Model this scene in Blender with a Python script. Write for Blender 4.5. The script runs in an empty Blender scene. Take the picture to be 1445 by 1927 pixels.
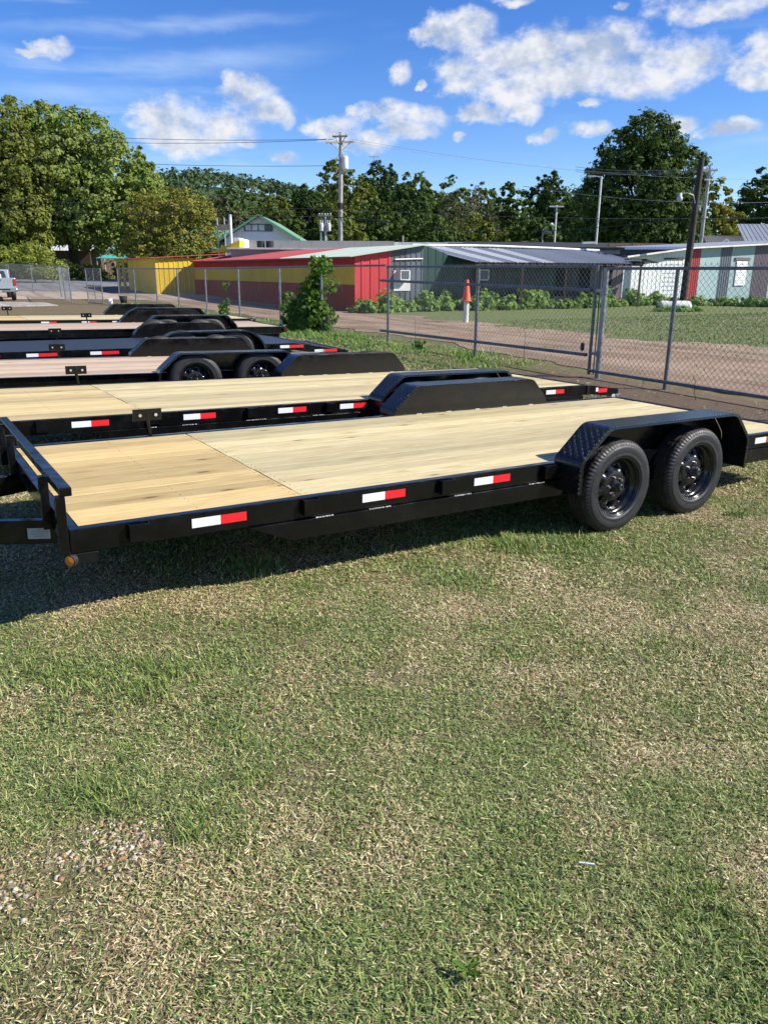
import bpy, math, random
import numpy as np
from mathutils import Vector, Matrix

SC = bpy.context.scene
COL = SC.collection
R = math.radians
rng = np.random.default_rng(7)
random.seed(7)

# ------------------------------------------------------------------ camera
PITCH, ROLL, CAM_H = .3023, .0058, 1.7223
cam = bpy.data.cameras.new('camera')
cam.sensor_fit = 'VERTICAL'; cam.sensor_height = 36.0
cam.lens = 1447.0 / 1927.0 * 36.0
cam.clip_start = .05; cam.clip_end = 4000
camo = bpy.data.objects.new('camera', cam); COL.objects.link(camo)
_fw = Vector((0, math.cos(PITCH), -math.sin(PITCH)))
_up0 = Vector((0, math.sin(PITCH), math.cos(PITCH)))
_r0 = Vector((1, 0, 0))
_r = _r0 * math.cos(ROLL) + _up0 * math.sin(ROLL)
_u = _up0 * math.cos(ROLL) - _r0 * math.sin(ROLL)
camo.matrix_world = Matrix(((_r.x, _u.x, -_fw.x, 0), (_r.y, _u.y, -_fw.y, 0), (_r.z, _u.z, -_fw.z, CAM_H), (0, 0, 0, 1)))
SC.camera = camo

# ------------------------------------------------------------------ light
SUN_EL = R(38.0)
SUN_AZ = math.atan2(.987, -.158)          # clockwise from +Y
SUNV = Vector((math.sin(SUN_AZ) * math.cos(SUN_EL), math.cos(SUN_AZ) * math.cos(SUN_EL), math.sin(SUN_EL)))
sl = bpy.data.lights.new('sun', 'SUN'); sl.energy = 5.0; sl.angle = R(.53); sl.color = (1, .95, .86)
so = bpy.data.objects.new('sun', sl); COL.objects.link(so)
so.rotation_euler = SUNV.to_track_quat('Z', 'Y').to_euler()
so.location = (20, 5, 40)
SC.view_settings.view_transform = 'Standard'
SC.view_settings.look = 'None'
SC.view_settings.gamma = 1.0
SC.view_settings.use_curve_mapping = False
SC.view_settings.exposure = .68
SC.render.engine = 'CYCLES'
SC.cycles.max_bounces = 6
SC.cycles.diffuse_bounces = 3
SC.cycles.transparent_max_bounces = 6
SC.cycles.use_denoising = True

# ------------------------------------------------------------------ node helper
class NT:
    def __init__(s, tree):
        s.t = tree; s.n = tree.nodes; s.l = tree.links
    def node(s, typ, **kw):
        n = s.n.new(typ)
        for k, v in kw.items():
            if k == 'inp':
                for kk, vv in v.items():
                    if isinstance(vv, bpy.types.NodeSocket): s.l.new(vv, n.inputs[kk])
                    else: n.inputs[kk].default_value = vv
            else: setattr(n, k, v)
        return n
    def math(s, op, a, b=None, c=None, clamp=False):
        n = s.n.new('ShaderNodeMath'); n.operation = op; n.use_clamp = clamp
        for i, v in enumerate((a, b, c)):
            if v is None: continue
            if isinstance(v, bpy.types.NodeSocket): s.l.new(v, n.inputs[i])
            else: n.inputs[i].default_value = v
        return n.outputs[0]
    def vmath(s, op, a, b=None, c=None, out='Vector'):
        n = s.n.new('ShaderNodeVectorMath'); n.operation = op
        for i, v in enumerate((a, b, c)):
            if v is None: continue
            if isinstance(v, bpy.types.NodeSocket): s.l.new(v, n.inputs[i])
            else: n.inputs[i].default_value = v
        return n.outputs[out]
    def mix(s, f, a, b, typ='RGBA', blend='MIX'):
        n = s.n.new('ShaderNodeMix'); n.data_type = typ
        if typ == 'RGBA': n.blend_type = blend; ia, ib, o = 6, 7, 2
        else: ia, ib, o = 2, 3, 0
        for i, v in ((0, f), (ia, a), (ib, b)):
            if isinstance(v, bpy.types.NodeSocket): s.l.new(v, n.inputs[i])
            elif typ == 'RGBA' and i: n.inputs[i].default_value = (*v, 1) if len(v) == 3 else v
            else: n.inputs[i].default_value = v
        return n.outputs[o]
    def noise(s, vec, scale, detail=3, rough=.55, out='Fac', dist=0):
        n = s.n.new('ShaderNodeTexNoise'); n.inputs['Scale'].default_value = scale
        n.inputs['Detail'].default_value = detail; n.inputs['Roughness'].default_value = rough
        n.inputs['Distortion'].default_value = dist
        if vec is not None: s.l.new(vec, n.inputs['Vector'])
        return n.outputs[out]
    def ramp(s, f, stops, interp='LINEAR'):
        n = s.n.new('ShaderNodeValToRGB'); n.color_ramp.interpolation = interp
        e = n.color_ramp.elements
        while len(e) < len(stops): e.new(.5)
        for i, (p, c) in enumerate(stops):
            e[i].position = p
            e[i].color = (c, c, c, 1) if not hasattr(c, '__len__') else (*c[:3], 1)
        s.l.new(f, n.inputs[0])
        return n.outputs[0]
    def rng(s, v, a, b, c=0., d=1., smooth=True):
        n = s.n.new('ShaderNodeMapRange'); n.interpolation_type = 'SMOOTHSTEP' if smooth else 'LINEAR'
        for i, x in enumerate((v, a, b, c, d)):
            if isinstance(x, bpy.types.NodeSocket): s.l.new(x, n.inputs[i])
            else: n.inputs[i].default_value = x
        return n.outputs[0]
    def bump(s, h, strength=.3, dist=.01):
        n = s.n.new('ShaderNodeBump'); n.inputs['Strength'].default_value = strength
        n.inputs['Distance'].default_value = dist; s.l.new(h, n.inputs['Height'])
        return n.outputs[0]

# ------------------------------------------------------------------ world: sky with clouds
CLOUDS = [(97,96,36,16),(60,104,20,8),
 (330,232,92,50),(300,215,62,30),(462,172,62,26),(490,208,68,26),(370,268,88,30),(540,222,22,20),(420,235,70,35),
 (640,240,64,26),(715,212,66,24),(790,222,58,22),(690,264,62,20),(770,248,60,18),
 (870,62,78,36),(815,68,34,12),(1000,98,150,42),(1130,92,130,44),(1270,112,104,40),(1090,145,140,40),(880,142,70,34),(965,172,92,28),(900,210,48,18),(985,206,42,18),(1200,150,110,34),
 (1430,112,58,42),(1420,150,50,22),(1350,12,130,26),(970,-2,46,9),
 (535,290,36,15),(1025,256,34,12),(1110,243,46,14),(1275,236,32,15),(1365,244,52,14),(752,135,24,20),(790,155,10,9),(868,255,9,9),(460,272,22,10),(1112,192,22,9),(1160,18,14,9)]
def pix_dir(px, py):
    d = _fw + _r * ((px - 722.5) / 1447.) + _u * ((963.5 - py) / 1447.)
    d.normalize()
    return math.atan2(d.x, d.y), math.asin(d.z)
def make_world():
    w = bpy.data.worlds.new('World'); SC.world = w; w.use_nodes = True
    w.node_tree.nodes.clear(); N = NT(w.node_tree)
    sky = N.node('ShaderNodeTexSky', sky_type='NISHITA', sun_disc=False)
    sky.sun_elevation = SUN_EL; sky.sun_rotation = SUN_AZ
    sky.altitude = 200; sky.air_density = .9; sky.dust_density = .0; sky.ozone_density = 3.0
    hs = N.node('ShaderNodeHueSaturation', inp={'Hue': .516, 'Saturation': 1.32, 'Value': 1.24, 'Color': sky.outputs[0]})
    tc = N.node('ShaderNodeTexCoord'); dirv = N.vmath('NORMALIZE', tc.outputs['Generated'])
    sep = N.node('ShaderNodeSeparateXYZ', inp={0: dirv})
    az = N.math('ARCTAN2', sep.outputs[0], sep.outputs[1]); el = N.math('ARCSINE', sep.outputs[2])
    comb = N.node('ShaderNodeCombineXYZ', inp={0: az, 1: el})
    ae = comb.outputs[0]
    # billow noise warps the outline
    ns = N.vmath('MULTIPLY', ae, (1., 1.35, 1.))
    wn = N.node('ShaderNodeTexNoise', inp={'Scale': 17., 'Detail': 5., 'Roughness': .6, 'Vector': ns})
    warp = N.vmath('MULTIPLY_ADD', wn.outputs['Color'], (.055, .03, 0), (-.0275, -.015, 0))
    p = N.vmath('ADD', ae, warp)
    dmin = None
    for cx, cy, rx, ry in CLOUDS:
        a, e = pix_dir(cx, cy)
        ra = rx / 1447. * .93 / max(.6, math.cos(e)); re = ry / 1447. * 1.0
        q = N.vmath('MULTIPLY_ADD', p, (1 / ra, 1 / re, 0), (-a / ra, -e / re, 0))
        L = N.vmath('LENGTH', q, out='Value')
        L = N.math('MULTIPLY', L, L)
        dmin = L if dmin is None else N.math('SMOOTH_MIN', dmin, L, .25)
    # the same kind of cumulus goes on round the rest of the sky
    cov = N.noise(N.vmath('MULTIPLY', ae, (1., 2.2, 1.)), 3.2, 5, .6)
    away = N.rng(N.math('ABSOLUTE', az), .56, .75)
    high = N.rng(el, .36, .5)
    out = N.math('MAXIMUM', away, high)
    gen = N.math('MULTIPLY', N.rng(cov, .52, .64), out)
    gen = N.math('MULTIPLY', gen, N.rng(el, .03, .12))
    base = N.math('MAXIMUM', N.math('SUBTRACT', 1.0, dmin), N.math('SUBTRACT', N.math('MULTIPLY', gen, 1.6), .8))
    f1 = N.noise(ns, 34., 7, .62)
    fL = N.noise(N.vmath('ADD', ns, (3.1, 1.7, 0)), 9., 4, .55)
    dens = N.math('MULTIPLY_ADD', N.math('SUBTRACT', f1, .5), 2.3, base)
    dens = N.math('MULTIPLY_ADD', N.math('SUBTRACT', fL, .56), 1.7, dens)
    mask = N.rng(dens, -.2, 1.05)
    # self-shading: density a little towards the sun
    ns2 = N.vmath('ADD', ns, (.010, .016, 0))
    f2 = N.noise(ns2, 34., 7, .62)
    wn2 = N.noise(N.vmath('ADD', ns, (.012, .02, 0)), 12., 4, .55)
    wn1 = N.noise(ns, 12., 4, .55)
    lit = N.math('MULTIPLY_ADD', N.math('SUBTRACT', f1, f2), 2.2, N.math('MULTIPLY', N.math('SUBTRACT', wn1, wn2), 4.2))
    thick = N.rng(dens, .25, 1.5)
    lit = N.math('SUBTRACT', N.math('ADD', lit, .84), N.math('MULTIPLY', thick, .62), clamp=True)
    ccol = N.mix(lit, (3.3, 3.95, 5.1), (6.5, 6.55, 6.7))
    # thin streaks of high cloud
    st = N.noise(N.vmath('MULTIPLY', N.vmath('ADD', ae, (0, 0, 3.)), (2.2, 19., 1.)), 1.6, 4, .6, dist=.35)
    st2 = N.noise(ae, 2.6, 2)
    wisp = N.math('MULTIPLY', N.rng(st, .5, .78), N.rng(st2, .42, .66))
    wisp = N.math('MULTIPLY', wisp, .42)
    pw = N.vmath('MULTIPLY_ADD', wn.outputs['Color'], (.03, .02, 0), ae)
    for cx, cy, rx, ry, tl, am in ((290, 52, 330, 16, .10, .6), (330, 128, 300, 26, .12, .5), (60, 112, 110, 20, -.15, .5), (1390, 275, 120, 20, .15, .35), (120, 175, 200, 22, .05, .4)):
        a, e = pix_dir(cx, cy)
        rot = N.node('ShaderNodeVectorRotate', rotation_type='Z_AXIS', inp={'Vector': pw, 'Center': (a, e, 0), 'Angle': -tl})
        q = N.vmath('MULTIPLY_ADD', rot.outputs[0], (1447./rx, 1447./ry, 0), (-a*1447./rx-.015*1447./rx, -e*1447./ry-.01*1447./ry, 0))
        L = N.vmath('LENGTH', q, out='Value')
        wisp = N.math('MAXIMUM', wisp, N.math('MULTIPLY', N.math('MULTIPLY', N.rng(L, 1.1, .0), am), N.rng(st, .25, .7)))
    c1 = N.mix(wisp, hs.outputs[0], (5.2, 6.3, 7.8))
    c2 = N.mix(N.math('MULTIPLY', mask, .96), c1, ccol)
    bg = N.node('ShaderNodeBackground', inp={'Color': c2, 'Strength': .088})
    o = N.node('ShaderNodeOutputWorld'); N.l.new(bg.outputs[0], o.inputs[0])
    w.cycles.sampling_method = 'MANUAL'; w.cycles.sample_map_resolution = 512
make_world()

# ------------------------------------------------------------------ mesh helpers
class MB:
    def __init__(s):
        s.v = []; s.f = []; s.uv = None; s.sm = []
    def add(s, vs, fs, smooth=False):
        b = len(s.v); s.v += [tuple(x) for x in vs]
        for f in fs: s.f.append(tuple(i + b for i in f)); s.sm.append(smooth)
        return s
    def box(s, x0, x1, y0, y1, z0, z1):
        return s.add([(x0,y0,z0),(x1,y0,z0),(x1,y1,z0),(x0,y1,z0),(x0,y0,z1),(x1,y0,z1),(x1,y1,z1),(x0,y1,z1)],
              [(0,3,2,1),(4,5,6,7),(0,1,5,4),(1,2,6,5),(2,3,7,6),(3,0,4,7)])
    def frame(s, p, q, up=(0,0,1)):
        p, q = Vector(p), Vector(q); d = (q - p).normalized(); up = Vector(up)
        if abs(d.dot(up)) > .99: up = Vector((0, 1, 0)) if abs(d.y) < .9 else Vector((1, 0, 0))
        a = d.cross(up).normalized(); b = a.cross(d).normalized()
        return p, q, a, b
    def bar(s, p, q, w, h, up=(0,0,1)):
        p, q, a, b = s.frame(p, q, up); a *= w / 2; b *= h / 2
        vs = [p-a-b, p+a-b, p+a+b, p-a+b, q-a-b, q+a-b, q+a+b, q-a+b]
        return s.add(vs, [(0,1,2,3),(4,7,6,5),(0,4,5,1),(1,5,6,2),(2,6,7,3),(3,7,4,0)])
    def tube(s, p, q, r0, r1=None, n=8, caps=True, smooth=True):
        r1 = r0 if r1 is None else r1
        p, q, a, b = s.frame(p, q)
        vs = []
        for c, r in ((p, r0), (q, r1)):
            for i in range(n):
                t = 2 * math.pi * i / n; vs.append(c + a * (r * math.cos(t)) + b * (r * math.sin(t)))
        s.add(vs, [(i, (i+1) % n, n + (i+1) % n, n + i) for i in range(n)], smooth)
        if caps:
            s.add(vs[:n], [tuple(range(n-1, -1, -1))]); s.add(vs[n:], [tuple(range(n))])
        return s
    def path(s, pts, r, n=6, smooth=True, closed=False):
        pts = [Vector(p) for p in pts]; m = len(pts); vs = []
        for k, p in enumerate(pts):
            d = pts[min(k+1, m-1)] - pts[max(k-1, 0)]
            d.normalize(); up = Vector((0,0,1)) if abs(d.z) < .95 else Vector((0,1,0))
            a = d.cross(up).normalized(); b = a.cross(d)
            rr = r[k] if hasattr(r, '__len__') else r
            for i in range(n):
                t = 2*math.pi*i/n; vs.append(p + a*(rr*math.cos(t)) + b*(rr*math.sin(t)))
        fs = [(k*n+i, k*n+(i+1)%n, (k+1)*n+(i+1)%n, (k+1)*n+i) for k in range(m-1) for i in range(n)]
        s.add(vs, fs, smooth)
        s.add(vs[:n], [tuple(range(n-1,-1,-1))]); s.add(vs[-n:], [tuple(range(n))])
        return s
    def lathe(s, prof, n=32, axis='y', c=(0,0,0), smooth=True, close=False, mod=None):
        vs = []; m = len(prof)
        for j in range(n):
            t = 2*math.pi*j/n; ct, st = math.cos(t), math.sin(t)
            for k, (r, h) in enumerate(prof):
                if mod: r = mod(j, k, r)
                if axis == 'y': p = (r*ct, h, r*st)
                elif axis == 'z': p = (r*ct, r*st, h)
                else: p = (h, r*ct, r*st)
                vs.append((p[0]+c[0], p[1]+c[1], p[2]+c[2]))
        fs = []
        for j in range(n):
            j2 = (j+1) % n
            for k in range(m-1 if not close else m):
                k2 = (k+1) % m
                fs.append((j*m+k, j*m+k2, j2*m+k2, j2*m+k))
        return s.add(vs, fs, smooth)
    def prism(s, poly, a0, a1, axis='y'):
        """poly of (p,q) extruded along axis; axis y -> (x,z), axis x -> (y,z), axis z -> (x,y)"""
        def P(p, q, h): return (p, h, q) if axis == 'y' else ((h, p, q) if axis == 'x' else (p, q, h))
        n = len(poly); vs = [P(p, q, a0) for p, q in poly] + [P(p, q, a1) for p, q in poly]
        fs = [tuple(range(n)), tuple(range(2*n-1, n-1, -1))] + [(i, n+i, n+(i+1)%n, (i+1)%n) for i in range(n)]
        return s.add(vs, fs)
    def mesh(s, name):
        me = bpy.data.meshes.new(name); me.from_pydata(s.v, [], s.f)
        me.polygons.foreach_set('use_smooth', s.sm); me.update()
        return me
    def build(s, name, m, parent=None, bevel=0, fix=True):
        me = s.mesh(name)
        if fix:
            import bmesh
            bm = bmesh.new(); bm.from_mesh(me); bmesh.ops.recalc_face_normals(bm, faces=bm.faces); bm.to_mesh(me); bm.free()
        return put(name, me, m, parent, bevel)
def put(name, me, m, parent=None, bevel=0):
    if m is not None and not me.materials: me.materials.append(m)
    o = bpy.data.objects.new(name, me); COL.objects.link(o)
    if parent is not None: o.parent = parent
    if bevel:
        b = o.modifiers.new('edge', 'BEVEL'); b.width = bevel; b.segments = 2; b.limit_method = 'ANGLE'; b.angle_limit = R(40)
    return o
def empty(name, loc=(0,0,0), rot=(0,0,0)):
    o = bpy.data.objects.new(name, None); COL.objects.link(o); o.location = loc; o.rotation_euler = rot
    o.empty_display_size = .2
    return o
def tag(o, label=None, cat=None, group=None, kind=None):
    if label: o['label'] = label
    if cat: o['category'] = cat
    if group: o['group'] = group
    if kind: o['kind'] = kind
    return o
def np_mesh(name, verts, faces, nper, m, col=None, smooth=False):
    """fast mesh: verts (n,3), faces (k,nper) int"""
    me = bpy.data.meshes.new(name)
    me.vertices.add(len(verts)); me.vertices.foreach_set('co', np.ascontiguousarray(verts, np.float32).ravel())
    k = len(faces)
    me.loops.add(k * nper); me.loops.foreach_set('vertex_index', np.ascontiguousarray(faces, np.int32).ravel())
    me.polygons.add(k); me.polygons.foreach_set('loop_start', np.arange(0, k*nper, nper, dtype=np.int32))
    me.polygons.foreach_set('use_smooth', np.full(k, smooth))
    if col is not None:
        a = me.color_attributes.new('Col', 'FLOAT_COLOR', 'POINT')
        c = np.ones((len(verts), 4), np.float32); c[:, :3] = col
        a.data.foreach_set('color', c.ravel())
    me.update(calc_edges=True)
    if m: me.materials.append(m)
    return me

# value noise in numpy
_perm = rng.random((64, 64))
def vnoise(x, y, s):
    x = np.asarray(x) * s; y = np.asarray(y) * s
    xi = np.floor(x).astype(int); yi = np.floor(y).astype(int); fx = x - xi; fy = y - yi
    fx = fx*fx*(3-2*fx); fy = fy*fy*(3-2*fy)
    g = lambda i, j: _perm[i % 64, j % 64]
    return (g(xi,yi)*(1-fx)+g(xi+1,yi)*fx)*(1-fy) + (g(xi,yi+1)*(1-fx)+g(xi+1,yi+1)*fx)*fy
def fbm(x, y, s, o=3):
    a = 0; w = .5; t = 0
    for k in range(o): a = a + w*vnoise(np.asarray(x)+17.3*k, np.asarray(y)-9.1*k, s); t += w; w *= .5; s *= 2.1
    return a / t
def sstep(x, a, b):
    t = np.clip((np.asarray(x, float)-a)/(b-a), 0, 1); return t*t*(3-2*t)
FG = np.array((3.55, 13.31)); FD = np.array((-.492, .871)); FD /= np.linalg.norm(FD)
FN = np.array((FD[1], -FD[0]))              # points away from the camera, across the lane
def terrain(x, y):
    x = np.asarray(x, float); y = np.asarray(y, float)
    z = -.095*np.exp(-((x-2.1)**2 + (y-6.0)**2)/(2*2.3**2))
    z = z + .19*np.exp(-((x+6.5)**2+(y-17)**2)/(2*4.6**2))
    z = z + (.2*sstep(y, 44, 56) + .95*sstep(y, 54, 92)) * sstep(-x, 1, 12)
    z = z + .012*(fbm(x, y, .9, 2)-.5) * sstep(-y, -11, -9)
    return z
def tz(x, y): return float(terrain(x, y))

# ------------------------------------------------------------------ materials
MATS = {}
def bsdf(name):
    m = bpy.data.materials.new(name); m.use_nodes = True; m.node_tree.nodes.clear()
    N = NT(m.node_tree); b = N.node('ShaderNodeBsdfPrincipled'); o = N.node('ShaderNodeOutputMaterial')
    N.l.new(b.outputs[0], o.inputs[0]); MATS[name] = m
    return m, N, b
def plain(name, col, rough=.5, metal=0., var=.12, scale=6., bump=0., bscale=80., coat=0., spec=.5):
    m, N, b = bsdf(name)
    tc = N.node('ShaderNodeTexCoord'); v = tc.outputs['Object']
    n = N.noise(v, scale, 4, .6)
    c = N.mix(N.rng(n, .25, .75), tuple(x*(1-var) for x in col), tuple(min(1, x*(1+var)) for x in col))
    N.l.new(c, b.inputs['Base Color'])
    r = N.rng(N.noise(v, scale*3, 3), .3, .7, max(.02, rough-.08), min(1, rough+.08)); N.l.new(r, b.inputs['Roughness'])
    b.inputs['Metallic'].default_value = metal
    b.inputs['Specular IOR Level'].default_value = spec
    if coat: b.inputs['Coat Weight'].default_value = coat; b.inputs['Coat Roughness'].default_value = .06
    if bump: N.l.new(N.bump(N.noise(v, bscale, 3), bump, .01), b.inputs['Normal'])
    return m
def wood(name, c0, c1, c2):
    m, N, b = bsdf(name)
    tc = N.node('ShaderNodeTexCoord'); oi = N.node('ShaderNodeObjectInfo')
    off = N.math('MULTIPLY', oi.outputs['Random'], 93.)
    cx = N.node('ShaderNodeCombineXYZ', inp={0: off, 1: N.math('MULTIPLY', off, .37), 2: 0.})
    v = N.vmath('ADD', tc.outputs['Object'], cx.outputs[0])
    vg = N.vmath('MULTIPLY', v, (1.0, 22., 4.))
    g = N.noise(vg, 2.2, 5, .62, dist=.5)
    g2 = N.noise(N.vmath('MULTIPLY', v, (2.2, 70., 20.)), 1.6, 4, .6)
    big = N.noise(N.vmath('MULTIPLY', v, (.5, 3., 1.)), 1.2, 2)
    c = N.ramp(g, [(.30, c2), (.43, c1), (.56, c0), (.72, tuple(x*.86 for x in c1))])
    c = N.mix(N.rng(g2, .46, .66, 0., .75), c, c2)
    c = N.mix(N.rng(big, .4, .7, 0., .5), c, c1)
    # knots
    vk = N.vmath('MULTIPLY', v, (1.05, 3.6, 0.))
    vo = N.node('ShaderNodeTexVoronoi', inp={'Vector': vk, 'Scale': 2.1}); vo.feature = 'F1'
    k = N.rng(vo.outputs['Distance'], .13, .05)
    ksel = N.rng(N.node('ShaderNodeSeparateColor', inp={0: vo.outputs['Color']}).outputs[0], .52, .56)
    k = N.math('MULTIPLY', k, ksel)
    ring = N.rng(vo.outputs['Distance'], .36, .1, 0., .5)
    c = N.mix(N.math('MULTIPLY', ring, ksel), c, c2)
    c = N.mix(N.math('MULTIPLY', k, .9), c, (.13, .07, .03))
    # per board tone, stains
    tone = N.rng(oi.outputs['Random'], 0., 1., .73, 1.13, False)
    c = N.mix(1., c, N.node('ShaderNodeCombineXYZ', inp={0: tone, 1: tone, 2: tone}).outputs[0], blend='MULTIPLY')
    st = N.noise(N.vmath('MULTIPLY', v, (1.2, 22., 1.)), 2.5, 4, .7)
    c = N.mix(N.rng(st, .6, .8, 0., .6), c, tuple(x*.7 for x in c2))
    N.l.new(c, b.inputs['Base Color']); b.inputs['Roughness'].default_value = .62
    b.inputs['Specular IOR Level'].default_value = .35
    N.l.new(N.bump(N.math('ADD', g2, g), .25, .004), b.inputs['Normal'])
    return m
wood('pine_fresh', (.66, .57, .33), (.585, .48, .245), (.40, .295, .125))
wood('pine_amber', (.66, .51, .245), (.59, .425, .17), (.40, .25, .085))
wood('pine_pink', (.60, .465, .335), (.53, .39, .265), (.40, .27, .165))
def black_paint(name, rough=.22):
    m, N, b = bsdf(name)
    tc = N.node('ShaderNodeTexCoord'); v = tc.outputs['Object']
    n = N.noise(v, 3., 5, .65)
    d = N.rng(n, .5, .8, 0., .5)
    c = N.mix(d, (.0032, .0032, .0035), (.009, .0086, .008))
    N.l.new(c, b.inputs['Base Color'])
    N.l.new(N.rng(N.noise(v, 9., 4, .6), .3, .75, rough-.08, rough+.14), b.inputs['Roughness'])
    b.inputs['Specular IOR Level'].default_value = .36
    N.l.new(N.bump(N.noise(v, 45., 2), .02, .004), b.inputs['Normal'])
    return m
black_paint('black_gloss', .18)
black_paint('black_satin', .42)
def treadplate(name):
    m, N, b = bsdf(name)
    uv = N.node('ShaderNodeUVMap'); sp = N.node('ShaderNodeSeparateXYZ', inp={0: uv.outputs[0]})
    x = N.math('MULTIPLY', sp.outputs[0], 34.); y = N.math('MULTIPLY', sp.outputs[1], 34.)
    fx, fy = N.math('FLOOR', x), N.math('FLOOR', y)
    par = N.math('FLOORED_MODULO', N.math('ADD', fx, fy), 2.)
    sg = N.math('MULTIPLY_ADD', par, 2., -1.)
    lx = N.math('SUBTRACT', N.math('FRACT', x), .5); ly = N.math('SUBTRACT', N.math('FRACT', y), .5)
    a = N.math('MULTIPLY', N.math('MULTIPLY_ADD', ly, sg, lx), .7071)
    c = N.math('MULTIPLY', N.math('SUBTRACT', N.math('MULTIPLY', lx, sg), ly), .7071)
    d = N.math('ADD', N.math('POWER', N.math('DIVIDE', a, .55), 2.), N.math('POWER', N.math('DIVIDE', c, .17), 2.))
    h = N.rng(d, 1.1, .5)
    N.l.new(N.bump(h, 1., .006), b.inputs['Normal'])
    b.inputs['Base Color'].default_value = (.006, .0065, .0075, 1); b.inputs['Roughness'].default_value = .2
    return m
treadplate('tread_plate')
plain('glint_metal', (.45, .45, .47), .3, .8, .6, 40.)  # pale metal for the glints modelled along the fender edges
plain('steel_deck', (.030, .033, .038), .42, 0, .3, 4., .25, 60)
plain('rubber', (.0125, .013, .0145), .55, 0, .3, 9., .2, 110)
plain('rubber_tread', (.018, .0155, .013), .8, 0, .6, 14., .3, 60)
plain('rim_black', (.012, .012, .013), .2, 0, .2, 8.)
plain('hub_black', (.014, .014, .015), .3, 0, .2, 30.)
plain('lug_metal', (.42, .42, .43), .32, .9, .2, 40.)
plain('zinc', (.62, .62, .62), .35, .9, .2, 20.)
plain('weld', (.62, .61, .58), .5, .55, .35, 60., .5, 200)
plain('tape_white', (.66, .68, .71), .38, 0, .05, 60., .15, 300)
plain('tape_red', (.66, .012, .018), .38, 0, .08, 60., .15, 300)
plain('amber_lens', (.50, .16, .01), .2, 0, .15, 60., .4, 160)
plain('red_lens', (.42, .01, .012), .18, 0, .15, 60., .3, 160)
plain('decal_white', (.36, .37, .37), .5, 0, .06, 30.)
plain('decal_ink', (.1, .1, .1), .6)
plain('galvanised', (.24, .25, .27), .42, .55, .3, 9., .12, 60)
plain('galv_dark', (.13, .14, .155), .45, .45, .3, 9., .12, 60)
plain('wire', (.17, .175, .18), .5, .2, .3, 3.)
plain('yellow_paint', (.60, .40, .012), .55, 0, .1, 1.5, .05, 20)
plain('wire_far', (.07, .073, .076), .7, 0, .3, 3., 0, 80, 0, .15)
plain('dark_wire', (.03, .03, .032), .6)
plain('pole_wood', (.33, .31, .28), .85, 0, .25, 3., .4, 30)
plain('pole_dark', (.035, .026, .02), .8, 0, .4, 3., .4, 30)
plain('grey_paint', (.42, .44, .46), .45, 0, .1, 5.)
plain('white_paint', (.74, .74, .72), .5, 0, .06, 3., .05, 20)
plain('white_dirty', (.62, .61, .57), .6, 0, .18, 2., .1, 20)
plain('dark_void', (.012, .012, .013), .8)
plain('glass_dark', (.03, .035, .04), .08, 0, .3, 3.)
plain('brown_trim', (.09, .055, .035), .8, 0, .4, 5., .3, 30)
plain('orange_cone', (.74, .085, .02), .5, 0, .12, 6., .1, 30)
plain('maroon_metal', (.13, .03, .025), .6, 0, .2, 6.)
plain('truck_paint', (.29, .32, .35), .3, .15, .06, 3., 0, 80, .5)
plain('chrome', (.45, .45, .46), .22, .9, .1, 5.)
plain('bark', (.055, .042, .032), .9, 0, .4, 4., .6, 18)
plain('stone_wall', (.30, .17, .11), .85, 0, .5, 3.5, .6, 6)
plain('teal_cloth', (.02, .36, .30), .7, 0, .2, 1.5)
plain('clay', (.34, .16, .09), .9, 0, .4, 8., .4, 40)
plain('sandstone', (.52, .38, .24), .9, 0, .4, 14., .4, 40)
plain('pale_stone', (.62, .58, .50), .9, 0, .3, 14., .4, 40)

def sheet(name, col, wear=.25, rough=.5, metal=0., rust=0., wcol=(.35,.33,.3)):
    """painted sheet metal with streaks of wear running down"""
    m, N, b = bsdf(name)
    tc = N.node('ShaderNodeTexCoord'); g = N.node('ShaderNodeNewGeometry'); oi = N.node('ShaderNodeObjectInfo')
    p = g.outputs['Position']
    n = N.noise(N.vmath('MULTIPLY', p, (3., 3., .5)), 1.4, 5, .65)
    n2 = N.noise(p, .8, 4, .6)
    tone = N.rng(oi.outputs['Random'], 0., 1., .9, 1.08, False)
    c = N.mix(1., col, N.node('ShaderNodeCombineXYZ', inp={0: tone, 1: tone, 2: tone}).outputs[0], blend='MULTIPLY')
    c = N.mix(N.rng(n, .5, .85, 0., wear), c, wcol)
    c = N.mix(N.rng(n2, .5, .8, 0., wear*.6), c, tuple(x*.6 for x in col))
    if rust: c = N.mix(N.rng(N.noise(p, 2.2, 5, .7), .6, .75, 0., rust), c, (.16, .07, .035))
    N.l.new(c, b.inputs['Base Color']); b.inputs['Roughness'].default_value = rough; b.inputs['Metallic'].default_value = metal
    N.l.new(N.bump(n2, .1, .03), b.inputs['Normal'])
    return m
sheet('sheet_red', (.50, .032, .035), .2)
sheet('sheet_yellow', (.66, .44, .02), .16)
sheet('sheet_grey', (.075, .08, .09), .2, wcol=(.14, .14, .14))
sheet('sheet_slate', (.10, .115, .14), .2, wcol=(.18, .18, .18))
sheet('sheet_green', (.010, .045, .035), .12, wcol=(.03, .06, .05))
sheet('sheet_shaded', (.028, .032, .036), .3, wcol=(.06, .055, .05))  # dark sheet, its colour lowered to carry the shade below the eave
sheet('sheet_white', (.66, .68, .67), .16, wcol=(.45, .42, .36))
sheet('sheet_teal', (.27, .37, .37), .25)
sheet('sheet_purple', (.13, .10, .115), .3, wcol=(.2, .18, .18))
sheet('sheet_crimson', (.36, .022, .025), .25)
sheet('roof_red', (.34, .06, .062), .35, .55, 0, .15, (.40, .2, .18))
sheet('roof_green', (.40, .46, .38), .45, .45, .1, .25)
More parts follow.
